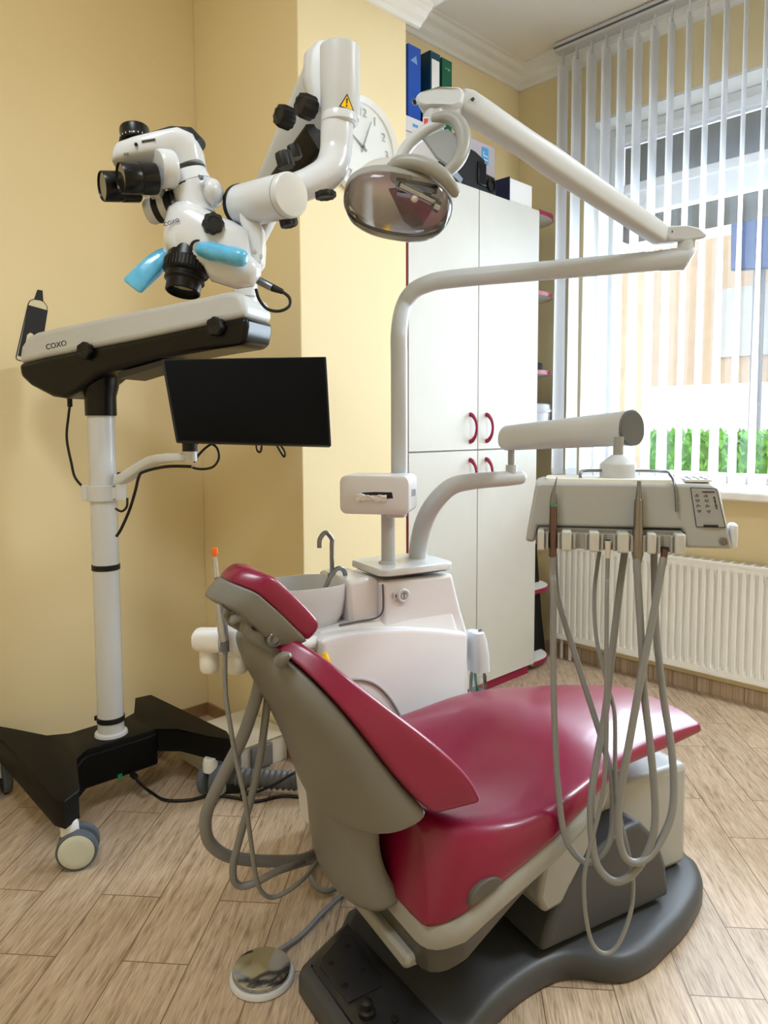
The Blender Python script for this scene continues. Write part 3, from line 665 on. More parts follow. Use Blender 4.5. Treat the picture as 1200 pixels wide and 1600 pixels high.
# cushion
CB = [((.452, .806), (.464, .818), 1.245), ((.462, .803), (.482, .818), 1.215), ((.490, .778), (.518, .799), 1.165), ((.522, .738), (.563, .754), 1.122), ((.565, .682), (.634, .690), 1.094),
      ((.618, .604), (.711, .625), 1.079), ((.672, .535), (.785, .548), 1.073), ((.700, .506), (.806, .506), 1.072), ((.709, .499), (.812, .494), 1.074), ((.715, .495), (.810, .489), 1.08)]
rings = []
for (ss, sz), (fs_, fz), t_ in CB:
    hw = TC-t_+.003; r = []
    prof = [(-.97, -.12), (-1.0, -.06), (-1.0, .10), (-1.0, .55), (-1.0, .86), (-.985, .96), (-.93, 1.0), (-.75, 1.0), (-.4, .95), (0, .92)]
    prof = prof + [(-x, y) for x, y in reversed(prof[:-1])]
    for x, y in prof: r.append(S(lerp(ss, fs_, y), TC+x*hw, lerp(sz, fz, y)))
    rings.append(r)
c = sum(rings[-1], V())/len(rings[-1]); rings.append([c+(p-c)*.93 - ZZ*.003 for p in rings[-1]]); rings.append([c+(p-c)*.5 - ZZ*.003 for p in rings[-1]])
c = sum(rings[0], V())/len(rings[0]); rings.insert(0, [c+(p-c)*.7+ZZ*.002 for p in rings[0]])
g = G(); g.loft(rings); g.build('backrest_cushion', red, ch, sub=2)
# --- headrest
HL = CA*.664 - ZZ*.747; HN = CA*.747 + ZZ*.664
HC = TP(441, 944, 1.205) + CW*.066 - HN*.012
def hp(w_, l_, n_): return HC + CW*w_ + HL*l_ + HN*(n_ - 4.2*max(0, -.015-l_)**2)
ho = [(-.066, .02), (-.066, -.045), (-.060, -.060), (-.036, -.085), (-.024, -.091), (.024, -.091), (.036, -.085), (.060, -.060), (.066, -.045), (.066, .02), (.066, .075), (.060, .089), (.046, .097), (-.046, .097), (-.060, .089), (-.066, .075)]
g = G(); g.loft([[hp(w_*k, l_*k2-ls, n_) for w_, l_ in ho] for k, k2, n_, ls in ((.6, .55, -.050, .022), (.82, .76, -.046, .016), (.94, .91, -.030, .007), (.985, .985, -.005, .001), (1, 1, .0, 0))])
hs_ = g.build('headrest_shell', shellg, ch, ang=50, bevel=.006)
g = G(); g.box(hp(-.02, -.060, -.046), (.04, .022, .012), (CW, HL, HN)); g.build('release_recess', pandk, hs_)
def hcr(k, k2, n_, cup=0): return [hp(w_*k, l_*k2, n_ + cup*(w_/.066)**2) for w_, l_ in ho]
g = G(); g.loft([hcr(.97, .97, -.002), hcr(1.02, 1.015, .002, .0), hcr(1.02, 1.015, .022, .004), hcr(.97, .97, .034, .006), hcr(.75, .75, .036, .005), hcr(.3, .3, .034, 0)]); g.build('headrest_cushion', red, ch, sub=2)
# neck bracket
nbp = [(374, 922), (392, 915), (422, 962), (431, 984), (424, 1004), (404, 1000), (388, 978)]
nb = G().prism([TP(x, y, 1.245) for x, y in nbp], CW*.085).build('headrest_bracket', shellg, ch, bevel=.007)
fkp = [(384, 968), (398, 986), (414, 984), (433, 986), (436, 1002), (441, 1022), (430, 1024), (404, 1010), (386, 1000), (378, 985)]
G().prism([TP(x, y, 1.225) for x, y in fkp], CW*.022).build('hinge_fork', shellg, nb, bevel=.005)
G().prism([TP(x, y, 1.225)+CW*.105 for x, y in fkp], CW*.022).build('hinge_fork', shellg, nb, bevel=.005)
g = G(); kc = TP(426, 997, 1.225); g.lathe(kc, -CW, [(.015, -.01), (.015, .010), (.0125, .013), (.010, .013), (.010, .010), (.006, .010), (.006, .014)], 28); g.build('hinge_knob', steel, nb)
g = G(); g.tube([TP(392, 972, 1.24), TP(380, 962, 1.235), TP(368, 966, 1.23), TP(361, 975, 1.225)], [.013, .013, .010, .004], 14, sub=4); g.build('release_lever', shellg, nb)
g = G(); g.tube([TP(438, 1034, 1.20), TP(444, 1027, 1.185), TP(454, 1023, 1.175)], [.013, .011, .004], 14, sub=4); g.build('back_catch', shellg, ch)

# ================================================================== DENTAL UNIT (spittoon box)
du = thing('dental_unit', S(1.0, 1.82, 0), 'white dental unit cabinet with spittoon bowl standing behind the burgundy chair', 'dental unit')
T0, T1 = 1.69, 1.96
def tz(x, y, t=T0): p = TP(x, y, t); a = st(p); return (a[0], a[2])
lowp = [tz(503, 1003), tz(515, 998), tz(545, 991), tz(590, 985.5), tz(640, 983), tz(690, 985), tz(731, 990), (tz(734, 1090)[0], .40), (1.20, .04), (.80, .04), (.762, .40)]
# bulging front: the outline is set back at the rim
def lo(t, k): 
    c = (.99, .36); return [S(c[0]+(a-c[0])*k, t, c[1]+(b-c[1])*k) for a, b in lowp]
g = G(); g.loft([lo(T1, .985), lo(T0+.03, 1.0), lo(T0+.012, 1.0), lo(T0+.004, .985), lo(T0, .96)]); body = g.build('body', unitw, du, bevel=.004, ang=30)
towp = [tz(598, 909, 1.73), tz(708, 896, 1.73), tz(712, 915, 1.73), tz(722, 955, 1.73), tz(733, 992, 1.73), (tz(733, 992, 1.73)[0], .5), (tz(598, 950, 1.73)[0], .5)]
g = G(); g.prism([S(a, 1.73, b) for a, b in towp], CW*.205); g.build('tower', unitw, du, bevel=.012)
g = G()   # sloping shoulder in front of the tower
shp = [tz(508, 1000, 1.70), tz(600, 962, 1.735), tz(660, 948, 1.735), tz(735, 985, 1.72), (1.22, .52), (.79, .52)]
sa, sb_ = tz(512, 985, 1.76), tz(640, 950, 1.735)
g.loft([[S(.775, 1.71, .60), S(1.20, 1.71, .60), S(1.20, 1.71, .5), S(.775, 1.71, .5)], [S(.775, 1.745, .655), S(1.19, 1.745, .70), S(1.19, 1.745, .5), S(.775, 1.745, .5)], [S(.775, 1.94, .655), S(1.19, 1.94, .70), S(1.19, 1.94, .5), S(.775, 1.94, .5)]])
g.build('shoulder', unitw, du, bevel=.01)
# lid
a_, b_ = tz(598, 908, 1.715), tz(709, 893, 1.715)
s0, s1 = a_[0]-.004, b_[0]+.008; LZ = .788
g = G(); g.loft([[S((s0+s1)/2+x, 1.815+y, z) for x, y in rrect(s1-s0+e, .20+e, .03)] for z, e in ((LZ, -.012), (LZ+.003, 0), (LZ+.017, 0), (LZ+.021, -.006), (LZ+.0215, -.02))]); g.build('lid', whitep, du)
g = G(); g.loft([[S((s0+s1)/2+x, 1.815+y, z) for x, y in rrect(s1-s0-.02, .18, .03)] for z in (LZ-.003, LZ+.001)]); g.build('lid_gasket', inkgr, du)
# dial with scale window, arc trim on the front panel, side valve, yellow tab, seam
kc = TP(629, 930, 1.727); g = G(); g.lathe(kc, -CW, [(.020, 0), (.020, .006), (.016, .009), (.015, .0085)], 32); dl = g.build('dial', whitep, du)
g = G(); g.lathe(kc-CW*.0085, -CW, [(.010, 0), (.010, .001), (.0085, .001)], 24, cap=False); g.box(kc-CW*.009, (.003, .001, .014), (CA, CW, ZZ)); g.build('mark', inkgr, dl)
pc = TP(618, 931, 1.726); G().box(pc, (.014, .004, .019), (CA, CW, ZZ)).build('scale_window', mat('scale_grey', (206, 200, 204), .4), du)
G().box(pc - CW*.0022, (.005, .0006, .009), (CA, CW, ZZ)).build('scale_mark', inkgr, du)
g = G(); g.tube([TP(x, y, T0-.002) for x, y in ((523, 1071), (545, 1063), (567, 1062), (588, 1070), (607, 1088), (622, 1112), (634, 1140), (640, 1165))], .0042, 10, sub=4); g.build('arc_trim', mat('trim_taupe', (168, 160, 162), .4), du)
g = G(); g.lathe(S(.738, 1.76, .60), -CA, [(.03, -.02), (.03, .0), (.022, .01)], 20); g.build('side_port', clearpl, du)
g = G(); g.tube([S(.765, 1.74, .60), S(.73, 1.73, .605), S(.72, 1.73, .58), S(.735, 1.74, .55)], .009, 10, sub=3); g.build('valve', mat('valve_grey', (190, 188, 186), .35), du)
g = G(); yc = TP(508, 1036, 1.69); g.ball(yc, (.012, .022, .028), (CA, CW, ZZ)); g.build('yellow_tab', yellow, du)
# water bottle on the right-hand side
bc = st(TP(747, 1020, 1.74)); bx, bt = bc[0], 1.74
g = G(); bz1 = TP(747, 986, 1.74).z; bz0 = TP(747, 1046, 1.74).z
g.loft([superring(S(bx-.004+dx, bt, z), CA, CW, a, b, 3.2, 28) for z, a, b, dx in ((bz0, .029, .036, .004), (bz0+.05, .027, .036, .002), (bz1-.02, .022, .034, -.003), (bz1, .018, .030, -.006), (bz1+.002, .012, .022, -.006))]); g.build('bottle_holder', whitep, du, ang=50)
g = G(); g.lathe(S(bx, bt, bz0-.13), ZZ, [(.022, 0), (.026, .006), (.026, .11), (.020, .128), (.018, .135)], 24); wb = g.build('water_bottle', clearpl, du)
g = G(); g.lathe(S(bx, bt, bz0-.10), ZZ, [(.0264, 0), (.0264, .035)], 24, cap=False); g.build('label', mat('bottle_label', (226, 226, 230), .5), wb)
g = G(); g.tube([S(bx-.012, bt, bz0+.01), S(bx-.010, bt-.004, bz0-.04), S(bx+.002, bt-.006, bz0-.09), S(bx+.004, bt, bz0-.12)], .004, 8, sub=4); g.build('tube', mat('tube_green', (16, 132, 104), .4), wb)
g = G(); g.tube([S(bx-.006, bt-.012, bz1+.003), S(bx+.002, bt-.012, bz1+.006)], .004, 10); g.build('vent', inkgr, du)
# bowl block + bowl
blp = [(.90, .80), (.965, .80), (.965, .64), (.84, .64), (.845, .755)]
g = G(); g.loft([[S(a, t, b) for a, b in ((.875, .645), (.965, .66), (.965, .776), (.93, .786), (.865, .778))] for t in (1.755, 1.95)]); g.build('bowl_block', unitw, du, bevel=.012)
BC = st(TP(503, 925, 1.83)); bx0 = .775
def bring(k, z, dx=0): return superring(S(bx0+dx, 1.845, z), CA, CW, .118*k, .100*k, 2.6, 40)
g = G(); g.loft([bring(.50, .640, .01), bring(.66, .648, .008), bring(.86, .685, .004), bring(.97, .73), bring(1.0, .765), bring(.995, .772), bring(.955, .772), bring(.92, .745), bring(.82, .70), bring(.55, .672), bring(.2, .668)])
bw = g.build('bowl', whitep, du, ang=60)
g = G(); g.lathe(S(bx0, 1.845, .6705), ZZ, [(.020, 0), (.020, .004), (.014, .0045)], 20); g.build('drain', steel, bw)
g = G(); g.tube([S(bx0-.07, 1.80, .70), S(bx0-.02, 1.775, .716), S(bx0+.03, 1.78, .716)], .004, 8, sub=4); g.build('flush_pipe', steel, bw)
g = G(); g.tube([TP(x, y, t) for x, y, t in ((598, 913, 1.728), (599, 940, 1.728), (597, 957, 1.728), (586, 966, 1.735), (560, 971, 1.745), (530, 977, 1.75))], .0028, 8, sub=4); g.build('seam_gasket', inkgr, du)
# faucets
f1 = TP(519, 906, 1.87); f1.z = .775
h = TP(519, 842, 1.87).z; q1 = TP(509, 832, 1.87); q2 = TP(500, 842, 1.87); q3 = TP(499, 856, 1.87)
g = G(); g.tube([f1, V((f1.x, f1.y, h-.02)), V((f1.x, f1.y, h)), q1, q2, q3], .0065, 12, sub=5); g.lathe(f1-ZZ*.004, ZZ, [(.013, 0), (.013, .01), (.008, .013)], 18); g.build('cup_filler', steel, du)
g = G(); g.tube([TP(540, 912, 1.83), TP(540, 900, 1.83), TP(535, 889, 1.825), TP(526, 889, 1.82), TP(517, 900, 1.815), TP(510, 915, 1.81), TP(505, 926, 1.81)], .0065, 12, sub=5); g.lathe(TP(540, 913, 1.83)-ZZ*.004, ZZ, [(.012, 0), (.012, .01), (.008, .013)], 18); g.build('bowl_rinser', steel, du)
# arm that carries the instrument tray
JD = 2.03
pa = [TP(653, 888, 1.83), TP(653, 868, 1.83), TP(656, 842, 1.82), TP(664, 812, 1.80), TP(680, 784, 1.77), TP(706, 760, 1.74), TP(740, 752, 1.71), TP(790, 748, 1.68), TP(812, 746, 1.67)]
g = G(); g.tube(pa, [.0275, .0275, .027, .027, .026, .025, .0235, .022, .0205], 24, sub=5); g.ball(pa[-1], .0205); sa_ = g.build('swing_arm', lampw, du)
se = pa[-1] + (pa[-2]-pa[-1])*.55
JP = TP(799, 735, 1.675)
g = G(); g.cyl(V((JP.x, JP.y, pa[-2].z)), JP+ZZ*.016, .0165); g.build('socket', lampw, sa_)

# ================================================================== OPERATING LIGHT
ol = thing('operating_light', S(s0+.06, 1.80, LZ+.021), 'white dental operating light with grey hand loops on a long jointed arm', 'lamp')
pb = TP(606.5, 893, 1.80); pt1 = TP(607, 800, 1.80)
g = G(); g.cyl(V((pb.x, pb.y, LZ+.02)), V((pb.x, pb.y, pt1.z+.06)), .0195); g.lathe((pb.x, pb.y, LZ+.0212), ZZ, [(.028, 0), (.027, .004), (.0215, .008)], 30); g.build('lower_pole', lampw, ol)
u0 = TP(624, 760, 1.78); u1 = TP(624, 520, 1.78); zt = u1.z
ux = V((u0.x, u0.y, 0))
jn = D(1066, 404, 1.87); zarm = jn.z
mid = TP(636, 462, 1.78)
path = [V((u0.x, u0.y, u0.z)), V((u0.x, u0.y, u1.z-.1)), V((u0.x, u0.y, u1.z)), D(629, 483, 2.115), D(642, 459, 2.11), D(664, 445, 2.10), D(705, 436, 2.08), D(850, 423, 1.99), D(1035, 407, 1.885)]
g = G(); g.tube(path, [.0235]*5+[.0245, .0255, .0255, .0255], 24, sub=6); up_ = g.build('upper_pole', lampw, ol)
je = (D(1088, 398, 1.855)-D(1035, 404.5, 1.885)).normalized()
g = G(); a = D(1030, 407.5, 1.888); x_, y_, z_ = frame(je, (0, 0, 1))
def ell(c, rx, rz, tilt=0): return [c + y_*(rx*math.cos(k*PI/14)) + (x_*(rz*math.sin(k*PI/14))) + z_*(tilt*math.sin(k*PI/14)) for k in range(28)]
g.loft([ell(a, .0268, .0268), ell(D(1055, 405.5, 1.874), .0275, .028), ell(D(1077, 404.5, 1.862), .028, .028, .014), ell(D(1079, 405, 1.861), .025, .025, .014)]); g.build('elbow_cover', lampw, up_)
g = G(); g.prism([p + je*.0005 for p in ell(D(1079, 405, 1.861), .021, .021, .012)], je*.001); g.build('elbow_cap', mat('elbow_cap_grey', (120, 118, 116), .5), up_)  # dark grey end cap of the lower arm
pv = D(1073, 389, 1.862); g = G(); g.cyl(V((pv.x, pv.y, D(1073, 394, 1.862).z)), D(1073, 378, 1.862), .022); g.build('pivot', lampw, up_)
# upper spring arm
A0 = D(1036, 370, 1.87); A1 = D(728, 163, 1.60)
ad = (A1-A0).normalized(); an = ad.cross(ad.cross(ZZ)).normalized(); an = an if an.z > 0 else -an; aw = ad.cross(an)
def rsec(c, w_, h_, p=4): return superring(c, aw, an, w_, h_, p, 24)
g = G(); g.loft([rsec(lerp(A0, A1, k), w_, h_) for k, w_, h_ in ((0, .020, .020), (.02, .023, .025), (.4, .024, .028), (.62, .025, .030), (.72, .025, .027), (.95, .026, .029), (1, .026, .028), (1.03, .022, .022))]); ua = g.build('spring_arm', lampw, ol)
g = G(); g.loft([rsec(lerp(A0, A1, k)+an*.026, w_, .004, 4) for k, w_ in ((.66, .012), (.68, .015), (.8, .015), (.83, .012))]); g.build('arm_cover', mat('cover_grey', (172, 170, 168), .4), ua)
kn = [D(1020, 368, 1.87), D(1036, 380, 1.87), D(1060, 380, 1.865), D(1090, 376, 1.855), D(1094, 370, 1.855), D(1081, 359, 1.858), D(1062, 355, 1.865), D(1030, 356, 1.87)]
dv = aw*.026
g = G(); g.prism([p-dv for p in kn], dv*2); g.build('knuckle', lampw, ua, bevel=.009)
sgn = -1 if aw.dot(FW) > 0 else 1
for x, y in ((1024, 375), (1038, 366)): q_ = D(x, y, 1.87)+aw*(sgn*.0225); G().cyl(q_, q_+aw*(sgn*.006), .0035).build('screw', inkdk, ua)
q_ = A1 + aw*(sgn*.022); G().cyl(q_, q_+aw*(sgn*.008), .0035).build('screw', inkdk, ua)
# head mount
LD = 1.56
hm = [D(652, 158, LD), D(660, 151, LD), D(690, 142, LD), D(722, 143, 1.59), D(730, 152, 1.59), D(727, 172, 1.59), D(712, 178, 1.58), D(690, 174, LD), D(668, 177, LD), D(656, 172, LD)]
g = G(); dv = (FW*.9+RT*.3).normalized()*.024; g.prism([p-dv for p in hm], dv*2); hmo = g.build('head_mount', lampw, ol, bevel=.008)
st0 = D(677, 172, LD); st1_ = D(677, 204, LD); g = G(); g.cyl(V((st0.x, st0.y, st0.z+.005)), V((st0.x, st0.y, st1_.z)), .0215, .023); g.build('stem', lampw, hmo)
ql = D(665.5, 190, LD-.0235); lbl = G().box(ql, (.013, .0012, .017), (RT, FW, ZZ)).build('label', paper, hmo); G().box(ql-FW*.0008, (.009, .0008, .012), (RT, FW, ZZ)).build('label', mat('label_red', (206, 92, 84), .5), hmo)
# lamp head: reflector bowl facing down towards the patient
LC = D(622, 318, 1.53)
LX = (-ZZ*.80 - V((FW.x, FW.y, 0)).normalized()*.50 - RT*.10).normalized()      # facing direction
lx, ly, lz = frame(LX, RT+ZZ*(-.25))
def lr(k, h, a=.112, b=.082, p=2.4): return superring(LC + lz*h, lx, ly, a*k, b*k, p, 48)
g = G(); g.loft([lr(.25, -.085), lr(.55, -.078), lr(.80, -.055), lr(.95, -.022), lr(1.0, 0), lr(.985, .004), lr(.965, 0), lr(.93, -.022), lr(.78, -.052), lr(.53, -.072), lr(.24, -.078)])
sh_ = g.build('reflector_housing', mat('lamp_head_grey', (196, 194, 188), .3, coat=.2), ol)
g = G(); g.loft([lr(.94, -.012), lr(.91, -.025), lr(.765, -.050), lr(.52, -.069), lr(.22, -.0755)], cap=False); g.build('reflector', mirror, sh_)
g = G(); g.loft([[LC + lx*x + ly*y + lz*(h - .03*(x-.02)) for x, y in ((-.024, .030), (.02, .044), (.064, .034), (.074, -.004), (.060, -.050), (.040, -.062), (.020, -.048))] for h in (-.006, -.002)]); g.build('shield_plate', tintrefl, sh_)
g = G(); g.cyl(LC+lx*-.005+ly*.058+lz*.012, LC+lx*.078+ly*.030+lz*.012, .0085); g.cyl(LC+lx*.070+ly*.030+lz*.02, LC+lx*.082+ly*.026+lz*.02, .012); g.box(LC+lx*.03+ly*.058+lz*.006, (.085, .014, .012), (lx, ly, lz)); g.box(LC+lx*.018+ly*.040+lz*.016, (.05, .010, .006), (lx, ly, lz)); g.build('bulb_holder', chrome, sh_)
g = G(); g.ball(LC+lx*.030+ly*.038+lz*.020, .008); g.build('bulb', mat('bulb_glass', (246, 240, 226), .1), sh_)
g = G(); g.loft([lr(1.0, .002), lr(.985, .016), lr(.93, .028), lr(.78, .038), lr(.5, .043), lr(.2, .045)]); g.build('front_cover', lamp_cover, sh_)
g = G(); g.loft([lr(1.0, -.012), lr(1.02, -.010), lr(1.02, .006), lr(1.0, .008)], cap=False); g.build('rim', mat('lamp_rim_grey', (150, 148, 144), .35), sh_)
# grey brow loop over the head and the ring handle behind it
hgrey = mat('handle_grey', (148, 148, 142), .38, var=.02)
br = [D(613, 261, 1.47), D(625, 254, 1.465), D(650, 254, 1.455), D(675, 263, 1.45), D(697, 280, 1.455), D(711, 301, 1.47)]
g = G(); g.tube(br, [.012, .0145, .0155, .0155, .0145, .010], 16, sub=5); g.ball(br[0], .012); g.ball(br[-1], .010); g.build('brow_handle', hgrey, ol)
rh = [D(656, 197, 1.55), D(675, 186, 1.535), D(698, 183, 1.525), D(715, 191, 1.515), D(724, 210, 1.505), D(724, 232, 1.495), D(714, 254, 1.485), D(697, 271, 1.48)]
g = G(); g.tube(rh[1:], [.009, .0135, .0155, .0155, .0145, .0135, .011], 16, sub=5); g.build('ring_handle', hgrey, ol)
rw = [D(694, 190, 1.535), D(668, 202, 1.545), D(646, 219, 1.545), D(632, 236, 1.54), D(622, 258, 1.53)]
g = G(); g.tube(rw, [.010, .013, .0135, .0135, .014], 16, sub=5); g.build('white_bracket', lampw, ol)
pn_ = [D(660, 215, 1.54), D(700, 200, 1.525), D(716, 214, 1.52), D(716, 236, 1.51), D(700, 258, 1.50), D(682, 246, 1.515)]
g = G(); g.prism(pn_, FW*.010); g.build('diffusing_panel', mat('smoked_panel', (132, 134, 132), .3), ol, bevel=.003)

# ================================================================== TISSUE BOX on the lamp pole
tb = thing('tissue_box', TP(584, 803, 1.70), 'white wall-style tissue dispenser strapped to the lamp pole', 'tissue box')
_a = math.radians(12); _h = V((RT.x, RT.y, 0)).normalized(); _g = V((FW.x, FW.y, 0)).normalized(); BX = _h*math.cos(_a) - _g*math.sin(_a); BY = ZZ.cross(BX)
p00 = TP(584, 774, 1.70); w0 = (TP(634, 774, 1.70)-TP(533, 774, 1.70)).length; h0 = TP(584, 744, 1.70).z - TP(584, 805, 1.70).z
bxx = BX; w0 *= .97 
g = G(); g.loft([[p00 + bxx*x + ZZ*z + BY*d_ for x, z in rrect(w0-e, h0-e, .018)] for d_, e in ((.0, .012), (.003, .002), (.010, 0), (.125, 0), (.13, .006))]); tbb = g.build('box', mat('tissue_box_white', (212, 211, 215), .35, var=.01), tb)
g = G(); 
sl = [(-.042, .0), (-.03, .008), (.0, .010), (.045, .010), (.048, -.006), (.0, -.010), (-.03, -.006)]
g.prism([p00 + bxx*(x*1.05+.002) + ZZ*(z-.001) - BY*.0004 for x, z in sl], BY*.001); g.build('slot', inkdk, tbb)
g = G(); rnd = random.Random(5)
for i in range(3):
    r_ = []
    for k in range(9):
        x = lerp(-.046, .036, k/8); zz = .004*math.sin(k*1.3+i*2)-.003; w_ = .007+.003*math.sin(k*.9+i)
        r_.append([p00+bxx*x+ZZ*(zz+w_*(.4-.25*i))-BY*(.003+.004*i), p00+bxx*x+ZZ*(zz+w_*.2)-BY*(.008+.004*math.sin(k+i)), p00+bxx*x+ZZ*(zz-w_)-BY*(.003+.002*i)])
    g.loft(r_, closed=False, cap=False)
ts = tag(g.build('tissue', paper, None), 'white tissue poking out of the slot of the dispenser on the pole', 'tissue')
g = G()
for i in range(4): g.box(p00 + bxx*(w0/2+.0004) + BY*(.045+i*.018) + ZZ*(.004-.001*i), (.001, .004, .020-.003*(i % 2)), (BX, BY, ZZ))
g.build('markings', inkgr, tbb)
g = G(); g.box(p00 + bxx*.045 + BY*.09 - ZZ*(h0/2+.007), (.05, .05, .016), (BX, BY, ZZ)); g.build('clip', mat('tissue_box_white', (212, 211, 215)), tb, bevel=.003)

# ================================================================== INSTRUMENT TRAY on its parallel beam
B0 = D(795, 684, 1.0); B0 = JP + ZZ*(D(795, 684, 2.02).z - JP.z)
B0 = TP(797, 684, 1.675); B1 = D(987, 668.5, 1.50)
dt = thing('instrument_tray', D(968, 850, 1.45), 'ivory instrument delivery tray with control panel hanging from a swing beam', 'instrument tray')
bd = (B1-B0).normalized(); bxn, byn, _ = frame(bd, ZZ)
def dsec(c, k=1): 
    L = []
    for j in range(28):
        a = 2*PI*j/28; u = math.cos(a); v = math.sin(a)
        L.append(c + byn*(.0265*k*v*(1 if abs(v) < 1 else 1)*(1-.12*u)) + bxn*(.0365*k*math.copysign(abs(u)**.8, u)))
    return L
e0 = B0 - bd*.028
g = G(); g.loft([dsec(e0, .92), dsec(e0+bd*.006, 1.0), dsec(B1-bd*.004)]); bm = g.build('beam', mat('beam_white', (184, 186, 188), .38), dt)
g = G(); g.loft([dsec(B1-bd*.004, 1.02), dsec(B1+bd*.003, 1.02), dsec(B1+bd*.006, .94)]); g.build('end_cap', mat('endcap_grey', (96, 98, 98), .4), bm)
g = G(); g.loft([dsec(e0-bd*.003, .93), dsec(e0-bd*.0005, .95)]); g.build('far_cap', mat('endcap_grey', (96, 98, 98), .4), bm)
g = G(); g.cyl(JP+ZZ*.012, V((JP.x, JP.y, B0.z)), .0105); g.build('pivot_pin', mat('pin_grey', (150, 152, 154), .3, .3), bm)
P2 = D(966, 712, 1.49); P2t = D(966, 690, 1.49)
g = G(); g.cyl(V((P2.x, P2.y, P2.z-.02)), V((P2.x, P2.y, P2t.z+.01)), .0105); g.build('pivot_pin', mat('pin_grey', (150, 152, 154), .3, .3), dt)
zh0, zh1 = D(963, 749, 1.49).z, D(963, 711, 1.49).z
g = G(); g.lathe((P2.x, P2.y, zh0), ZZ, [(.033, 0), (.036, .003), (.036, .030), (.033, .034), (.020, .044), (.013, .050)], 32); g.build('hub', lampw, dt)
# tray body in its own frame: X right, Y away, Z up
ang = math.radians(13); hx = V((RT.x, RT.y, 0)).normalized(); hf = V((FW.x, FW.y, 0)).normalized()
TX = (hx*math.cos(ang) - hf*math.sin(ang)).normalized(); TY = ZZ.cross(TX)
TO = D(950, 800, 1.44)
def tp(x, y, off=0): # pixel on the tray front plane
    return onplane(x, y, TY, TO - TY*off)
def tl(x, y): p = tp(x, y)-TO; return (p.dot(TX), p.z)
def TL(x, y, z): return TO + TX*x + TY*y + ZZ*z
g = G(); g.cyl(V((P2.x, P2.y, zh0+.003)), V((P2.x, P2.y, TL(0, 0, tl(950, 757)[1]).z-.01)), .013); g.build('hub_stem', lampw, dt)
fo = [tl(837, 757), tl(848, 754), tl(1078, 757), tl(1112, 758), tl(1124, 764), tl(1145, 858), tl(1070, 856), tl(1067, 826), tl(840, 822), tl(836, 847), tl(821, 846), tl(824, 826)]
dep_ = .135
g = G(); 
cx_, cz_ = 0, -.02
g.loft([[TL(x, y, z - (k*.012 if z > .02 else -k*.008)) for x, z in fo] for y, k in ((0, 0), (dep_*.5, -.6), (dep_, .3))]); tbd = g.build('body', trayc, dt, bevel=.006)
# upper working surface pad and rear rim
g = G(); zt_ = tl(950, 757)[1]
g.loft([[TL(lerp(tl(848, 757)[0], tl(1066, 757)[0], .5)+x, dep_*.5+y, zt_+.006+h) for x, y in rrect(tl(1066, 757)[0]-tl(848, 757)[0]-.01-e, dep_-.02-e, .02)] for h, e in ((-.004, 0), (.003, .002), (.004, .008))]); g.build('silicone_mat', mat('mat_white', (224, 222, 214), .5), dt)
g = G(); x0_, x1_ = tl(908, 757)[0], tl(1046, 757)[0]
g.tube([TL(x0_, .03, zt_+.008), TL(x0_, .03, zt_+.02), TL(x0_+.02, .05, zt_+.024), TL(x1_-.01, .05, zt_+.024), TL(x1_+.004, .02, zt_+.018), TL(x1_+.010, -.004, zt_-.002), TL(x1_+.014, -.006, zt_-.05)], .003, 10, sub=4); g.build('grip_rail', steel, dt)
# top keypad
kp0, kp1 = tl(1072, 757)[0], tl(1118, 757)[0]
g = G(); g.loft([[TL((kp0+kp1)/2+x, .06+y, zt_+.006+h) for x, y in rrect(kp1-kp0-.004, .09, .008)] for h in (0, .0045)]); kpd = g.build('keypad', mat('keypad_white', (226, 226, 224), .4), dt)
g = G(); 
for i in range(3):
    for j in range(3): g.lathe(TL(kp0+.013+i*.014, .03+j*.026, zt_+.0107), ZZ, [(.0035, 0), (.0035, .0012)], 12)
g.build('key', inkgr, kpd)
# display panel
dsp = [tl(1079, 762), tl(1119, 764), tl(1133, 824), tl(1088, 823)]
g = G(); g.prism([TL(x, -.0025, z) for x, z in dsp], TY*.004); dso = g.build('display', mat('display_grey', (156, 158, 162), .3, coat=.3), dt, bevel=.0015)
g = G(); gl = [(-.0008, 0)]
c_ = [TL(x, -.0016, z) for x, z in dsp]
for i in range(4): g.tube([c_[i], c_[(i+1) % 4]], .0008, 6)
g.build('display_border', inkdk, dso)
def dpt(u, v): # u,v 0..1 on the display
    a = lerp(V(dsp[0]+(0,)), V(dsp[1]+(0,)), u); b = lerp(V(dsp[3]+(0,)), V(dsp[2]+(0,)), u); p = lerp(a, b, v); return TL(p.x, -.0031, p.y)
g = G(); g.box(dpt(.66, .085), (.022, .0012, .002), (TX, TY, ZZ)); g.build('slot', inkdk, dso)
g = G()
for i, v in enumerate((.2, .33, .46, .6)):
    for u in (.18, .52): 
        cc_ = dpt(u, v); 
        for k in range(3): g.box(cc_ + TX*(.0025*(k-1)) + ZZ*(.0015*((k+i) % 2)), (.0018, .0006, .003+.001*((k*2+i) % 3)), (TX, TY, ZZ))
g.build('icon', inkgr, dso)
g = G()
for k in range(9): g.box(dpt(.84, .22+.036*k), (.0035, .0006, .0012 if k % 3 else .0022), (TX, TY, ZZ))
g.build('scale_marks', inkdk, dso)
g = G(); g.box(dpt(.5, .965), (.026, .003, .004), (TX, TY, ZZ)); g.build('latch', inkdk, dso)
kc = tp(1130, 846, .001); g = G(); g.lathe(kc, -TY, [(.0075, 0), (.0075, .003), (.006, .0035), (.0055, .0025), (.003, .0028)], 24); g.build('key_switch', steel, dt)
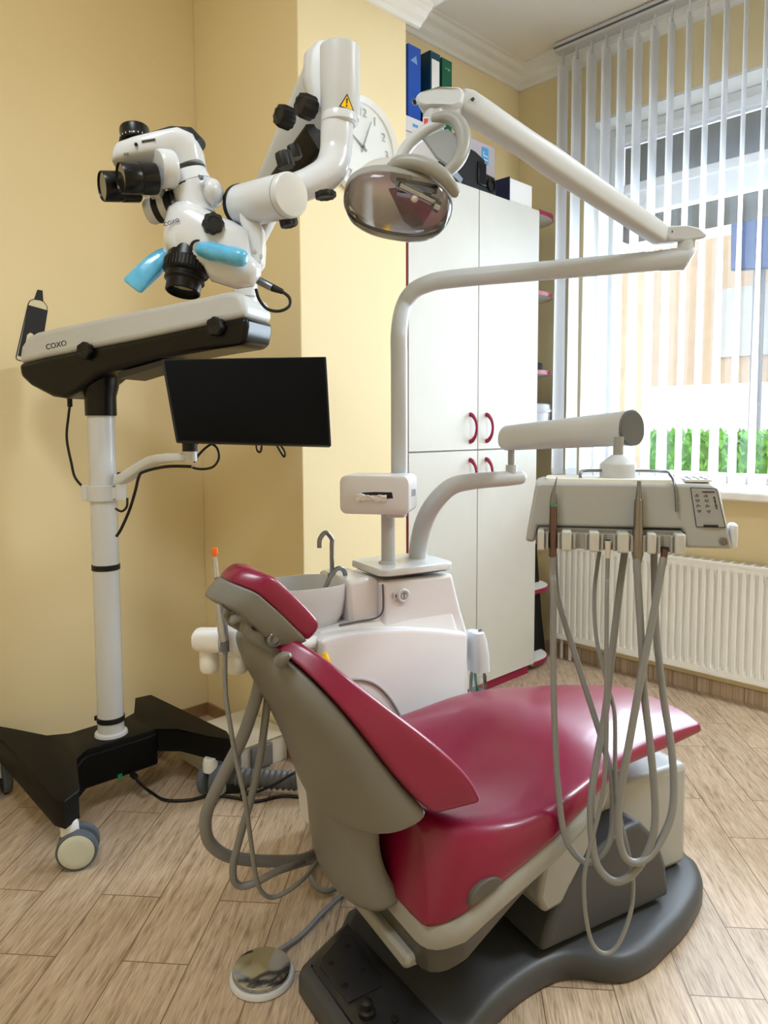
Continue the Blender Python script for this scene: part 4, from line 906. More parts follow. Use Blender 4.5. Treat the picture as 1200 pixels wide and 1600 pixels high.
g = G(); hh = TL(tl(1150, 838)[0], .03, tl(1150, 840)[1]); g.loft([superring(hh+ZZ*z, TX, TY, a, b, 3, 20) for z, a, b in ((-.022, .008, .016), (.008, .009, .018), (.020, .008, .016), (.024, .004, .009))]); g.build('side_knob', whitep, dt)
# holder bar with five sockets
g = G(); hbx0, hbx1 = tl(840, 840)[0], tl(1068, 840)[0]; hz0, hz1 = tl(950, 860)[1], tl(950, 826)[1]
cxs = [tl(x, 840)[0] for x in (864, 906, 949, 995, 1037)]
edges = [hbx0] + [v for c in cxs for v in (c-.0165, c+.0165)] + [hbx1]
g.bb
def tbox(g, x0, x1, y0, y1, z0, z1): g.box(TL((x0+x1)/2, (y0+y1)/2, (z0+z1)/2), (x1-x0, y1-y0, z1-z0), (TX, TY, ZZ))
for i in range(0, len(edges), 2): tbox(g, edges[i], edges[i+1], -.030, .03, hz0, hz1-.003)
hb = g.build('holder_bar', mat('holder_ivory', (190, 190, 186), .38), dt, bevel=.004)
g = G(); tbox(g, hbx0+.002, hbx1-.002, .002, .032, hz0+.002, hz1+.001); g.build('back_strip', mat('holder_strip_grey', (160, 158, 152), .5), hb)  # back strip in plain tray grey
for c in cxs:
    g = G(); ring = lambda z, k: [TL(c+x, y, z) for x, y in [(-.0165, .003), (-.0165, -.020*k), (-.012, -.026*k), (-.009, -.026*k), (-.0085, -.012), (0, -.006), (.0085, -.012), (.009, -.026*k), (.012, -.026*k), (.0165, -.020*k), (.0165, .003)]]
    g.loft([ring(hz0+.003, 1), ring(hz1-.009, .9)]); g.build('socket', traydk, hb, bevel=.001)
g = G(); g.tube([TL(hbx0-.001, -.002, hz0), TL(hbx0-.001, -.002, hz1-.003), TL(hbx0+.004, -.002, hz1+.001), TL(hbx1-.004, -.002, hz1+.001), TL(hbx1+.001, -.002, hz1-.003), TL(hbx1+.001, -.002, hz0)], .0012, 6); g.build('shadow_gap', inkdk, hb)

# ---- instruments with their hoses
ORG = lambda x, y: (820+x/2.354, 840+y/2.354)
def hose(L, d0, d1, r, name, parent, m, sub=5, first=None):
    n = len(L); pts = []
    for i, (x, y) in enumerate(L):
        k = i/(n-1); px = ORG(x, y); dd = d0 + (d1-d0)*(k**1.3) - .045*math.sin(PI*min(1, k*1.0))
        pts.append(D(px[0], px[1], dd))
    if first is not None: pts = first+pts
    g = G(); g.tube(pts, r, 12, sub=sub); return g.build(name, m, parent)
DT = 1.425
def slot(i, y=0): return TL(cxs[i], -.018, y)
def dslot(i): return (slot(i)-CC).dot(FW)
GRP = 'instruments hanging in the delivery tray'
# 1 slim scaler with a bent tip
b0 = slot(0, hz0-.012); t = thing('scaler_handpiece', b0, 'slim brown metal scaler with a curved pointed tip in the leftmost tray socket', 'dental handpiece', GRP)
a1 = slot(0, tl(866, 786)[1]); a2 = slot(0, tl(867, 772)[1]); 
g = G(); g.tube([b0, slot(0, hz0+.03), a1], [.0078, .0082, .0072], 20); g.build('grip', bronze, t)
g = G(); g.tube([a1, a1+ZZ*.003, a2, a2+ZZ*.006], [.0072, .0076, .0055, .0038], 20); g.build('nose', steel, t)
g = G(); tt_ = [a2+ZZ*.004, a2+ZZ*.012+TX*.001, a2+ZZ*.024+TX*.0035, a2+ZZ*.036+TX*.0062]; g.tube(tt_, [.0034, .003, .0016, .0007], 10, sub=4); g.build('tip', steel, t)
g = G(); g.cyl(a1-ZZ*.004, a1-ZZ*.0005, .0079); g.build('green_ring', mat('ring_green', (30, 150, 110), .4), t)
hose([(105, 200), (105, 500), (112, 750), (120, 900), (145, 1090), (200, 1180), (250, 1190), (300, 1140), (322, 1060), (322, 900), (300, 800), (270, 700), (200, 480), (150, 320), (118, 200), (110, 60)], dslot(0), dslot(0)+.08, .0062, 'hose', t, hoseg, first=[slot(0, hz0-.008), slot(0, hz0-.05)])
# 2 three-way syringe stub in the middle socket
b0 = slot(2, hz0-.012); t = thing('air_syringe', b0, 'short ivory syringe connector with a thin hose in the middle tray socket', 'dental handpiece', GRP)
g = G(); g.tube([b0, slot(2, hz0+.012), slot(2, hz0+.022)], [.0045, .0062, .0066], 18); g.build('connector', mat('connector_ivory', (206, 202, 190), .4), t)
g = G(); g.tube([slot(2, hz0+.0218), slot(2, hz0+.0235)], [.0048, .0048], 14); g.build('opening', inkdk, t)
hose([(302, 200), (300, 500), (300, 750), (285, 950), (250, 1100), (226, 1200), (217, 1280), (225, 1400), (250, 1495), (295, 1530), (340, 1500), (383, 1400), (398, 1300), (388, 1190), (345, 1000), (333, 850), (331, 660), (315, 580), (288, 480), (262, 360), (256, 200), (275, 50)], dslot(2), dslot(2)+.08, .0042, 'hose', t, hoseg, first=[slot(2, hz0-.006), slot(2, hz0-.05)])
# 3 micromotor
b0 = slot(3, hz0-.02); t = thing('micromotor_handpiece', b0, 'thick grey metal micromotor handpiece standing in the fourth tray socket', 'dental handpiece', GRP)
zz_ = lambda y: tl(995, y)[1]
g = G(); g.tube([b0, slot(3, hz0+.0), slot(3, zz_(842))], [.0075, .0115, .0115], 20); g.build('motor', mat('motor_grey', (140, 132, 124), .4, .6), t)
g = G(); g.tube([slot(3, zz_(842)), slot(3, zz_(828)), slot(3, zz_(822)), slot(3, zz_(818)), slot(3, zz_(790)), slot(3, zz_(780)), slot(3, zz_(779))], [.0112, .0105, .0088, .0088, .0084, .008, .006], 20); g.build('sleeve', mat('sleeve_metal', (138, 134, 136), .28, 1), t)
g = G(); g.tube([slot(3, zz_(780)), slot(3, zz_(775)), slot(3, zz_(757)), slot(3, zz_(750))], [.0066, .006, .0038, .0036], 18); g.build('nose', steel, t)
hose([(412, 100), (430, 400), (440, 580), (460, 750), (478, 950), (475, 1080), (440, 1180), (380, 1250), (320, 1262), (265, 1200), (245, 1080), (245, 950), (262, 830), (295, 650), (318, 450), (345, 220), (368, 50)], dslot(3), dslot(3)+.08, .0072, 'hose', t, hoseg, first=[slot(3, hz0-.015), slot(3, hz0-.04)])
# 4 bare coupling
b0 = slot(4, hz0-.004); t = thing('turbine_hose', b0, 'bare brown turbine coupling on a hose in the rightmost tray socket', 'dental handpiece', GRP)
g = G(); g.tube([slot(4, hz0+.010), slot(4, hz0-.012)-TX*.002, slot(4, hz0-.028)-TX*.005], [.0068, .0066, .006], 18); g.build('coupling', bronze, t)
g = G(); g.tube([slot(4, hz0+.0098), slot(4, hz0+.0125)], [.0074, .0074], 18); g.build('cap', inkdk, t)
hose([(507, 90), (470, 300), (430, 500), (385, 750), (350, 950), (345, 1080), (365, 1170), (410, 1195), (470, 1160), (530, 1050), (548, 940), (540, 780), (515, 620), (490, 420), (480, 280), (475, 50)], dslot(4), dslot(4)+.08, .0072, 'hose', t, hoseg, first=[slot(4, hz0-.02)-TX*.003])

# ================================================================== ASSISTANT HOLDER beside the headrest
AT = 1.50
ah = thing('assistant_holder', TP(350, 1050, AT), 'white suction hose holder with a button pad behind the headrest', 'holder')
ahm = mat('holder_white', (226, 224, 222), .35, var=.015)
def AD(x, y, d=1.48): return D(x, y, d)
g = G(); g.loft([superring(AD(x, y, d), ZZ, FW, rz, .03, 3.2, 24) for x, y, d, rz in ((305, 998, 1.48, .016), (307, 998, 1.48, .020), (312, 999, 1.48, .023), (340, 1000, 1.475, .024), (346, 1002, 1.475, .020))]); g.build('left_socket', ahm, ah)
g = G(); g.loft([superring(AD(x, y, d), ZZ, FW, rz, .032, 3.2, 24) for x, y, d, rz in ((345, 1000, 1.50, .03), (352, 1000, 1.50, .034), (385, 1000, 1.50, .034), (420, 1000, 1.52, .03), (455, 1000, 1.56, .03))]); g.build('right_socket', ahm, ah)
g = G(); g.tube([AD(326, 1015), AD(327, 1030), AD(328, 1045), AD(328, 1050)], [.018, .020, .020, .016], 24); g.build('left_cup', ahm, ah)
g = G(); g.tube([AD(372, 1015, 1.5), AD(371, 1030, 1.5), AD(370, 1046, 1.5), AD(370, 1051, 1.5)], [.021, .023, .022, .018], 24); g.build('right_cup', ahm, ah)
g = G(); kq = [AD(347, 934, 1.515), AD(372, 954, 1.515), AD(386, 988, 1.505), AD(352, 992, 1.505)]; g.prism(kq, FW*.016); pad = g.build('button_pad', whitep, ah, bevel=.004)
g = G()
for u, v in ((.45, .25), (.6, .28), (.5, .5), (.62, .72)):
    p = lerp(lerp(kq[0], kq[1], u), lerp(kq[3], kq[2], u), v) - FW*.001; g.box(p, (.008, .0014, .004), (RT, FW, UP))
g.build('marks', inkgr, pad)
g = G(); g.tube([AD(440, 1000, 1.55), TP(470, 1005, 1.68), TP(500, 1003, 1.76)], .018, 16, sub=4); g.build('support_arm', ahm, ah)
# curing handpiece with orange cap
t = thing('intraoral_wand', AD(347, 1010, 1.44), 'grey wand with a clear tip and orange cap standing in the suction holder', 'dental handpiece')
g = G(); g.tube([AD(351, 1002, 1.44), AD(348, 985, 1.44), AD(343, 940, 1.44), AD(341, 925, 1.44)], [.009, .0105, .0098, .0078], 20, sub=3); wb_ = g.build('body', mat('wand_grey', (176, 178, 182), .25, .7), t)
g = G(); p_ = AD(342, 940, 1.432); g.ball(p_, .003); g.build('button', inkdk, wb_)
g = G(); g.tube([AD(341, 926, 1.44), AD(339, 902, 1.44)], [.0072, .0042], 16); g.build('neck', bronze, t)
g = G(); g.tube([AD(339, 902, 1.44), AD(336, 866, 1.44)], [.0044, .0036], 16); g.build('clear_tip', mat('clear_tip', (222, 218, 210), .2, trans=.6), t)
g = G(); g.tube([AD(336.5, 869, 1.44), AD(336, 864, 1.44), AD(335.5, 856, 1.44)], [.0045, .006, .0055], 16); g.build('orange_cap', orange, t)
g = G(); g.tube([AD(351, 1002, 1.44), AD(352, 1018, 1.44)], [.0085, .008], 16); g.build('collar', inkgr, t)
X = lambda x, y: (300+x/4, 1040+y/4)
def fl(L, r, name, m, parent, sub=5):
    pts = [D(*X(x, y), d) for x, y, d in L]
    g = G(); g.tube(pts, r, 12, sub=sub); return g.build(name, m, parent)
fl([(208, -90, 1.44), (205, 0, 1.44), (212, 200, 1.44), (240, 380, 1.44), (270, 560, 1.45), (310, 740, 1.46), (335, 860, 1.47), (355, 1000, 1.49), (375, 1150, 1.51), (395, 1290, 1.525), (425, 1400, 1.54), (490, 1448, 1.56), (580, 1420, 1.58), (700, 1330, 1.62), (800, 1205, 1.70)], .0048, 'hose', hoseg, t)
# suction hoses hanging from the holder
t = thing('suction_hose', D(*X(60, 1000), 1.6), 'thick grey suction hose bending low beside the chair back', 'hose', 'suction hoses of the dental unit')
fl([(440, 20, 1.50), (425, 100, 1.50), (395, 220, 1.50), (320, 440, 1.51), (230, 620, 1.53), (140, 800, 1.55), (92, 920, 1.57), (85, 1020, 1.58), (115, 1110, 1.60), (200, 1180, 1.62), (330, 1212, 1.65), (500, 1222, 1.68), (680, 1215, 1.70), (800, 1165, 1.76)], .0135, 'hose', hosed, t)
t = thing('suction_hose', D(*X(260, 1300), 1.6), 'thinner grey saliva hose crossing in front of the thick suction hose', 'hose', 'suction hoses of the dental unit')
fl([(480, 60, 1.52), (472, 200, 1.52), (450, 400, 1.52), (420, 600, 1.52), (370, 830, 1.53), (325, 980, 1.54), (285, 1130, 1.56), (258, 1240, 1.57), (262, 1340, 1.58), (310, 1378, 1.59), (400, 1355, 1.60), (520, 1290, 1.62), (640, 1250, 1.66), (760, 1215, 1.75)], .0082, 'hose', hosed, t)
t = thing('floor_cable', D(*X(760, 1350), 1.72), 'grey cable loop on the floor under the chair back', 'cable')
pts = [ZP(*X(x, y), .012) for x, y in ((900, 1390), (840, 1410), (780, 1385), (742, 1320), (745, 1260), (790, 1220))]
G().tube(pts, .007, 10, sub=5).build('cable', hosed, t)

# ================================================================== FOOT PEDAL
fc = ZP(409, 1515, .02); fp = thing('foot_pedal', (fc.x, fc.y, 0), 'round chrome disc foot pedal with a white rim on the floor', 'foot pedal')
G().lathe((fc.x, fc.y, 0), ZZ, [(.066, 0), (.070, .003), (.070, .010), (.067, .014), (.058, .015)], 48).build('rim', whitep, fp)
G().lathe((fc.x, fc.y, .013), ZZ, [(.060, 0), (.0635, .003), (.0635, .010), (.062, .013), (.045, .018), (.02, .021), (.004, .022)], 48).build('disc', chrome, fp)
cd = [V((fc.x, fc.y, 0)) + (ZP(445, 1478, .0)-V((fc.x, fc.y, 0))).normalized()*.068 + ZZ*.012, ZP(470, 1462, .008), ZP(505, 1425, .008), ZP(532, 1400, .008), ZP(545, 1388, .01)]
G().tube(cd, .006, 10, sub=4).build('cord', hosed, fp)

# ================================================================== FLOOR JUNCTION BOX with hoses
fx = thing('floor_box', (1.38, 2.22, 0), 'low white metal floor junction box in the corner by the column', 'box')
G().bb((1.26, 2.09, .0), (1.535, 2.36, .098)).build('housing', mat('floorbox_white', (212, 206, 192), .5), fx, bevel=.002)
G().bb((1.25, 2.08, .098), (1.54, 2.37, .102)).build('lid', mat('floorbox_white', (212, 206, 192)), fx, bevel=.001)
for x_, w_ in ((1.42, .09), (1.31, .05)): G().box((x_, 2.083, .047), (w_, .014, .08)).build('outlet_plate', mat('outlet_grey', (112, 112, 110), .5), fx, bevel=.006)
t = thing('corrugated_hose', ZP(400, 1225, 0), 'fat grey corrugated hose lying on the floor behind the chair', 'hose')
c0, c1 = ZP(372, 1214, .045), ZP(500, 1222, .045)
n = 46; pts = smooth_path([c0+V((-.02, .09, .02)), c0+V((-.015, .03, .01)), c0, lerp(c0, c1, .35), lerp(c0, c1, .7), c1, c1+V((.05, 0, 0))], 10)
rr = [.030+.0032*math.cos(i*PI) for i in range(len(pts))]
G().tube(pts, rr, 18).build('hose', corrm, t)
t = thing('power_strip', ZP(365, 1228, 0), 'black plug block lying on the floor before the corrugated hose', 'power strip')
g = G(); c = ZP(364, 1226, .02); g.box(c, (.09, .05, .04), frame(ZZ, (.8, -.6, 0))); g.build('body', blkm, t, bevel=.006)
g = G(); c = ZP(352, 1206, .045); g.box(c, (.035, .03, .05), frame(ZZ, (.8, -.6, 0))); g.build('plug', blkm, t, bevel=.005)
t = thing('second_lead', ZP(420, 1220, 0), 'second black cord climbing over the corrugated hose', 'cord')
pts = [ZP(375, 1243, .006), ZP(400, 1238, .012), ZP(430, 1225, .06), ZP(455, 1210, .09), ZP(475, 1200, .08)]
G().tube(pts, .0045, 10, sub=5).build('cord', cable, t)

# ================================================================== MICROSCOPE on its mobile stand
PX, PY = .972, 2.28
mi = thing('surgical_microscope', (PX, PY, 0), 'white surgical microscope on a black wheeled stand with a long counterbalanced arm', 'microscope')
ZB = .205
top = [(365, 1155), (356, 1141), (237, 1084), (213, 1089), (212, 1112), (196, 1121), (150, 1131), (105, 1145), (68, 1149), (20, 1139), (-18, 1132), (-28, 1137), (0, 1158), (83, 1248), (100, 1253), (123, 1236), (118, 1200), (117, 1188), (133, 1173), (200, 1153), (246, 1138), (283, 1138), (330, 1150)]
P = [ZP(x, y, ZB) for x, y in top]
cen = sum(P, V())/len(P)
def bring2(k, z): return [V((p.x, p.y, z)) + (p-cen).normalized()*k for p in P]
g = G(); g.loft([bring2(-.004, ZB-.078), bring2(0, ZB-.070), bring2(0, ZB-.012), bring2(-.004, ZB-.003), bring2(-.011, ZB)]); ba = g.build('base', mat('base_black', (7, 7, 7), .5, spec=.2, var=.1), mi, ang=30)
g = G(); cb = [ZP(x, y, ZB) for x, y in ((120, 1190), (134, 1174), (200, 1154), (246, 1139), (215, 1115), (150, 1131), (105, 1147))]
g.loft([[V((p.x, p.y, z)) for p in cb] for z in (.085, .19)]); bx_ = g.build('electrics_box', mat('base_black', (7, 7, 7)), mi, bevel=.006)
lp = ZP(187, 1208, .115); lp = onplane(187, 1213, (cb[2]-cb[1]).cross(ZZ), cb[1]); fn_ = (cb[2]-cb[1]).cross(ZZ).normalized(); fn_ = fn_ if fn_.dot(CC-lp) > 0 else -fn_
g = G(); g.box(lp+fn_*.001, (.014, .006, .016), ((cb[2]-cb[1]).normalized(), fn_, ZZ)); g.build('power_switch', mat('switch_green', (16, 140, 90), .4), bx_)
g = G(); lq = onplane(207, 1210, fn_, cb[1]); g.cyl(lq, lq+fn_*.02, .010); g.build('inlet', blkm, bx_)
# casters
def caster(p, ang, nm='caster'):
    d = V((math.cos(ang), math.sin(ang), 0)); n = V((-d.y, d.x, 0)); c = V((p.x, p.y, .054))
    fk = G(); fk.lathe((p.x-d.x*.02, p.y-d.y*.02, .088), ZZ, [(.024, 0), (.024, .03), (.020, .045)], 24); fk.loft([[c-d*.02+n*w+ZZ*.02, c-d*.045+n*w+ZZ*.06, c+d*.0+n*w+ZZ*.06, c+d*.012+n*w] for w in (-.012, .012)])
    f = fk.build('caster', mat('caster_white', (226, 226, 222), .35), mi, bevel=.003)
    for s_ in (-1, 1):
        g = G(); g.lathe(c+n*(s_*.016), n*s_, [(.048, -.008), (.0535, -.004), (.0535, .014), (.049, .019), (.0475, .017)], 36); g.build('tyre', rubber, f)
        g = G(); g.lathe(c+n*(s_*.016), n*s_, [(.047, .0), (.047, .018), (.044, .0205), (.030, .0215)], 36); g.build('hub_cap', mat('hubcap_white', (206, 208, 194), .4), f)
fwh = V((FW.x, FW.y, 0)).normalized(); vh = math.atan2(RT.y, RT.x)
p = ZP(116, 1361, 0); caster(V((p.x, p.y+.0, 0))+fwh*.03, vh+.25)
p = ZP(8, 1240, 0); caster(V((p.x, p.y, 0))-RT*.02, vh-.9)
p = (P[0]+P[1]+P[22]+P[21])/4; caster(V((p.x, p.y, 0)), vh+1.2)
p = P[2]; caster(V((p.x-.03, p.y-.05, 0)), vh)
t = thing('mains_lead', ZP(300, 1250, 0), 'black cord along the floor from the stand base to behind the chair', 'cord')
pts = [ZP(x, y, .006) for x, y in ((236, 1238), (258, 1250), (295, 1250), (330, 1243), (365, 1246), (400, 1252), (440, 1244), (480, 1247), (520, 1252))]
G().tube([lq+fn_*.021, lq+fn_*.05-ZZ*.01]+pts, .005, 10, sub=5).build('cord', cable, t)
# column with collar and bands
HT = D(155, 632, 2.2).z
g = G(); g.cyl((PX, PY, ZB), (PX, PY, 1.285), .041, n=40); col = g.build('column', whitep, mi)
g = G(); g.lathe((PX, PY, ZB), ZZ, [(.052, 0), (.050, .008), (.043, .012)], 40); g.build('foot_ring', whitep, col)
def zat(py): 
    r = ray(157, py); k = V((PX, PY, 0)).dot(V((r.x, r.y, 0)))/(r.x**2+r.y**2); return CH + r.z*k
for py in (886, 1124):
    g = G(); z_ = zat(py); g.lathe((PX, PY, z_-.009), ZZ, [(.041, 0), (.0435, .001), (.0435, .017), (.041, .018)], 40); g.build('cable_strap', blkm, col)
g = G(); z_ = zat(1124); q_ = V((PX, PY, z_))-RT*.045; g.box(q_, (.012, .014, .014), (RT, FW, ZZ)); g.build('strap_buckle', blkm, col)
zc0, zc1 = zat(783), zat(757)
g = G(); g.lathe((PX, PY, zc0), ZZ, [(.042, 0), (.050, .002), (.050, zc1-zc0-.002), (.042, zc1-zc0)], 40); g.box(V((PX, PY, (zc0+zc1)/2))-RT*.045-FW*.012, (.03, .03, zc1-zc0-.003), (RT, FW, ZZ)); cl = g.build('arm_collar', whitep, mi, bevel=.002)
q_ = V((PX, PY, (zc0+zc1)/2))+RT*.062-FW*.02
g = G(); g.cyl(q_-ZZ*.022, q_+ZZ*.034, .017); g.box(q_-RT*.02, (.03, .022, .036), (RT, FW, ZZ)); g.build('arm_hinge', whitep, cl)
# monitor arm (white link) 
g = G(); m0 = q_ + ZZ*.030
qd = (q_-CC).dot(FW)
ml = [q_+ZZ*.040-RT*.022, q_+ZZ*.042+RT*.004, D(222, 729, lerp(qd, 2.10, .3)), D(242, 719, lerp(qd, 2.10, .6)), D(268, 715, 2.09), D(297, 714, 2.08)]
pts_ = smooth_path(ml, 5); rg = []
for i, p in enumerate(pts_):
    tdir = (pts_[min(i+1, len(pts_)-1)]-pts_[max(i-1, 0)]).normalized(); up2 = (ZZ - tdir*ZZ.dot(tdir)).normalized(); sd = tdir.cross(up2); rg.append(superring(p, sd, up2, .020, lerp(.019, .012, i/(len(pts_)-1)), 4, 20))
g.loft(rg); ma = g.build('monitor_arm', whitep, mi, ang=50)
g = G(); c = ml[1]+ZZ*.014; g.cyl(c, c+ZZ*.009, .013); g.build('pivot_cap', blkm, ma)
g = G(); c = ml[-1]; g.cyl(c-ZZ*.012, c+ZZ*.018, .020); g.build('end_joint', whitep, ma)
# --- balance arm housing, hinged on the column and climbing towards the room
hd_ = V((.425, -.905, 0)).normalized(); hn = V((-.905, -.425, 0)).normalized()
hp0 = V((PX, PY, 0))
def hq(x, y): return onplane(x, y, hn, hp0)
def slab(L, w0, w1, name, m, parent, bev=.012):
    P_ = [hq(x, y) for x, y in L]; g = G(); g.prism([p - hn*w0 for p in P_], hn*(w0+w1)); return g.build(name, m, parent, bevel=bev, seg=4)
wl = [(57, 571), (61, 545), (70, 531), (85, 523), (200, 498), (330, 472), (375, 462), (392, 462), (401, 472), (405, 486), (406, 499), (385, 504), (250, 532), (100, 561)]
bl2 = [(57, 571), (100, 561), (250, 532), (385, 504), (406, 499), (407, 515), (403, 535), (396, 543), (352, 550), (260, 566), (178, 589), (150, 612), (130, 624), (108, 621), (75, 604), (60, 590)]
hu = slab(wl, .075, .075, 'arm_housing', mat('housing_white', (196, 198, 199), .35, var=.015), mi, .016)
hl = slab(bl2, .074, .074, 'arm_underside', blk, mi, .014)
def hface(x, y, e=.0755): p = onplane(x, y, hn, hp0+hn*e); return p
text('lettering', 'COXO', hface(72, 546.5, .0756), hface(100, 540.4, .0756)-hface(72, 546.5, .0756), ZZ, .0235, inkdk, hu, .001, xs=1.16)
for x, y in ((137, 549), (340, 511)):
    g = G(); c = hface(x, y, .072); knob(g, c, hn, .026, .022, 7); g.build('lock_knob', blkm, hl)
g = G(); g.prism([hface(x, y, .06) for x, y in ((184, 582), (256, 562), (254, 571), (186, 592))], hn*-.12); g.build('vent_panel', mat('panel_dark', (44, 42, 40), .4), hl)
g = G(); g.lathe((PX, PY, 1.235), ZZ, [(.047, 0), (.0475, .003), (.0475, .06), (.056, .09), (.058, .12)], 36); g.build('column_head', blk, mi)
g = G(); c = V((PX, PY, 0)); cq = hq(109, 626); g.tube([cq+ZZ*.01, cq-ZZ*.02], .008, 12); g.tube([cq-ZZ*.015, cq-ZZ*.05-RT*.006, cq-ZZ*.12-RT*.014, cq-ZZ*.20-RT*.002, cq-ZZ*.25+RT*.01, V((PX, PY, zc0+.03))-RT*.05], .0042, 10, sub=5); g.build('power_lead', cable, mi)
# --- post and pantograph arm
po = hq(384, 470)
g = G(); g.cyl(po-ZZ*.02, po+ZZ*.055, .034); g.lathe(po+ZZ*.01, ZZ, [(.038, 0), (.038, .004)], 32); g.build('swivel_post', whitep, mi)
a0 = D(366, 420, 2.06); a1 = D(520, 95, 1.62)
d_ = (a1-a0).normalized(); sx_ = d_.cross(FW).normalized(); sx_ = sx_ if sx_.dot(RT) > 0 else -sx_; fy = d_.cross(sx_)
g = G(); g.cyl(po+ZZ*.05, D(380, 430, 2.06), .032); g.loft([superring(lerp(a0, a1, k), sx_, fy, w_, .03, 4, 24) for k, w_ in ((-.02, .03), (0, .042), (.5, .044), (.9, .05), (1, .052), (1.02, .04))]); pa_ = g.build('pantograph_arm', mat('housing_white', (196, 198, 199)), mi)
g = G(); b0 = D(401, 336, 1.86); b1 = D(497, 215, 1.66); dd_ = (b1-b0).normalized(); s2 = dd_.cross(FW).normalized(); g.loft([superring(p, s2, dd_.cross(s2), w_, .022, 5, 20) for p, w_ in ((b0-dd_*.06, .016), (b0, .024), (lerp(b0, b1, .5), .030), (b1, .036))]); g.build('inner_link', blk, pa_, ang=50)
for x, y, d in ((450, 188, 1.60), (484, 172, 1.50)):
    g = G(); c = D(x, y, d+.05); ax_ = (D(x-14, y+4, d)-c).normalized(); knob(g, D(x+5, y-1, d+.03), (-RT*.75-FW*.65+ZZ*.02), .0235, .034, 9); g.build('tension_knob', blkm, pa_)
# --- vertical drum, elbow, carrier
DD = 1.52
ct = D(531, 78, DD); cbm = D(531, 186, DD); cz = V((ct.x, ct.y, 0))
def vz(py): return D(531, py, DD).z
g = G(); g.lathe((ct.x, ct.y, vz(186)), ZZ, [(.036, 0), (.0395, .002), (.0415, .010), (.0415, vz(76)-vz(186)), (.036, vz(72)-vz(186)), (.02, vz(70)-vz(186))], 40); dr_ = g.build('rotation_drum', mat('housing_white', (196, 198, 199)), mi)
g = G(); g.loft([superring(D(x, y, DD+.06), RT, FW, w_, .05, 3.5, 24) for x, y, w_ in ((505, 186, .022), (503, 135, .040), (507, 98, .043), (513, 84, .03))]); g.build('drum_shoulder', mat('housing_white', (196, 198, 199)), dr_)
# warning triangle
tc_ = [(542, 147), (552, 173), (531, 166)]
def drum(x, y, e=.0004):
    r = ray(x, y); o = CC; a = r.x**2+r.y**2; bq = (o.x-ct.x)*r.x+(o.y-ct.y)*r.y; cq_ = (o.x-ct.x)**2+(o.y-ct.y)**2-(.0415+e)**2
    k = (-bq - math.sqrt(max(0, bq*bq-a*cq_)))/a; return o+r*k
def tri(L, e, name, m, par):
    c = (sum(p[0] for p in L)/3, sum(p[1] for p in L)/3); g = G(); rows = []
    N = 6
    for i in range(N+1):
        a = (lerp(L[0][0], L[2][0], i/N), lerp(L[0][1], L[2][1], i/N)); b = (lerp(L[0][0], L[1][0], i/N), lerp(L[0][1], L[1][1], i/N)); rows.append([drum(lerp(a[0], b[0], j/N), lerp(a[1], b[1], j/N), e) for j in range(N+1)])
    g.loft(rows, closed=False, cap=False); return g.build(name, m, par)
tw_ = tri([(542.5, 146), (553.5, 174), (529.5, 166.5)], .0005, 'warning_label', inkdk, dr_)
tri([(542.3, 149.5), (551, 171.5), (532.5, 165.5)], .0009, 'warning_field', yellow, dr_)
g = G()
def strip(x0, y0, x1, y1, w0, w1): g.add([drum(x0-w0, y0, .0013), drum(x0+w0, y0, .0013), drum(x1+w1, y1, .0013), drum(x1-w1, y1, .0013)], [(0, 1, 2, 3)])
strip(542.3, 153.5, 541.8, 162, 1.3, .8); strip(541.7, 163.5, 541.5, 166.5, 1.2, 1.2); g.build('exclamation_mark', inkdk, dr_)
g = G(); e0 = D(530, 186, DD); g.lathe((e0.x, e0.y, vz(196)), ZZ, [(.034, 0), (.0385, .004), (.0385, .012), (.0365, vz(183)-vz(196)+.004)], 40); g.build('drum_collar', whitep, dr_)
el = [D(527, 188, DD), D(526, 210, DD), D(524, 240, DD), D(514, 268, 1.505), D(485, 286, 1.48), D(452, 298, 1.45)]
g = G(); g.tube(el, [.034, .0335, .033, .034, .031, .029], 28, sub=5); g.build('elbow', whitep, mi)
for x, y, d, axv, r_, h_ in ((463, 248, 1.53, ZZ-RT*.3, .013, .028), (448, 262, 1.46, ZZ-RT*.25, .017, .030), (508, 300, 1.43, -ZZ+RT*.1, .020, .012), (448, 334, 1.40, -ZZ+RT*.2, .017, .024)):
    g = G(); knob(g, D(x, y, d), axv, r_, h_, 9); g.build('lock_knob', blkm, mi)
# horizontal carrier drum (round white end facing the room)
cA = D(378, 322, 1.47); cB = D(456, 304, 1.36); cx_d = (cB-cA).normalized()
g = G(); g.lathe(cA, cx_d, [(.037, 0), (.041, .003), (.041, (cB-cA).length-.004), (.038, (cB-cA).length), (.02, (cB-cA).length+.002)], 40); cd_ = g.build('carrier_drum', whitep, mi)
g = G(); g.lathe(cA, cx_d, [(.0415, -.006), (.0425, -.005), (.0425, .004), (.0415, .005)], 40); g.build('dark_ring', blkm, cd_)
g = G(); g.lathe(cA+cx_d*((cB-cA).length-.014), cx_d, [(.0412, 0), (.0416, .0005), (.0412, .0015)], 40, cap=False); g.build('end_seam', inkgr, cd_)
# bracket holding the optics head
MD = 1.44
br_ = [(372, 318), (374, 345), (384, 365), (386, 395), (390, 418), (400, 420), (410, 408), (411, 380), (409, 350), (400, 345), (388, 340)]
g = G(); P_ = [D(x, y, MD-.02) for x, y in br_]; g.prism(P_, FW*.045); bk = g.build('bracket', whitep, mi, bevel=.009)
for x, y in ((398, 393), (408, 400), (394, 407), (400, 414)): c = D(x, y, MD-.0205); G().cyl(c+FW*.002, c-FW*.0012, .0036).build('screw', mat('screw_grey', (180, 178, 174), .4), bk)
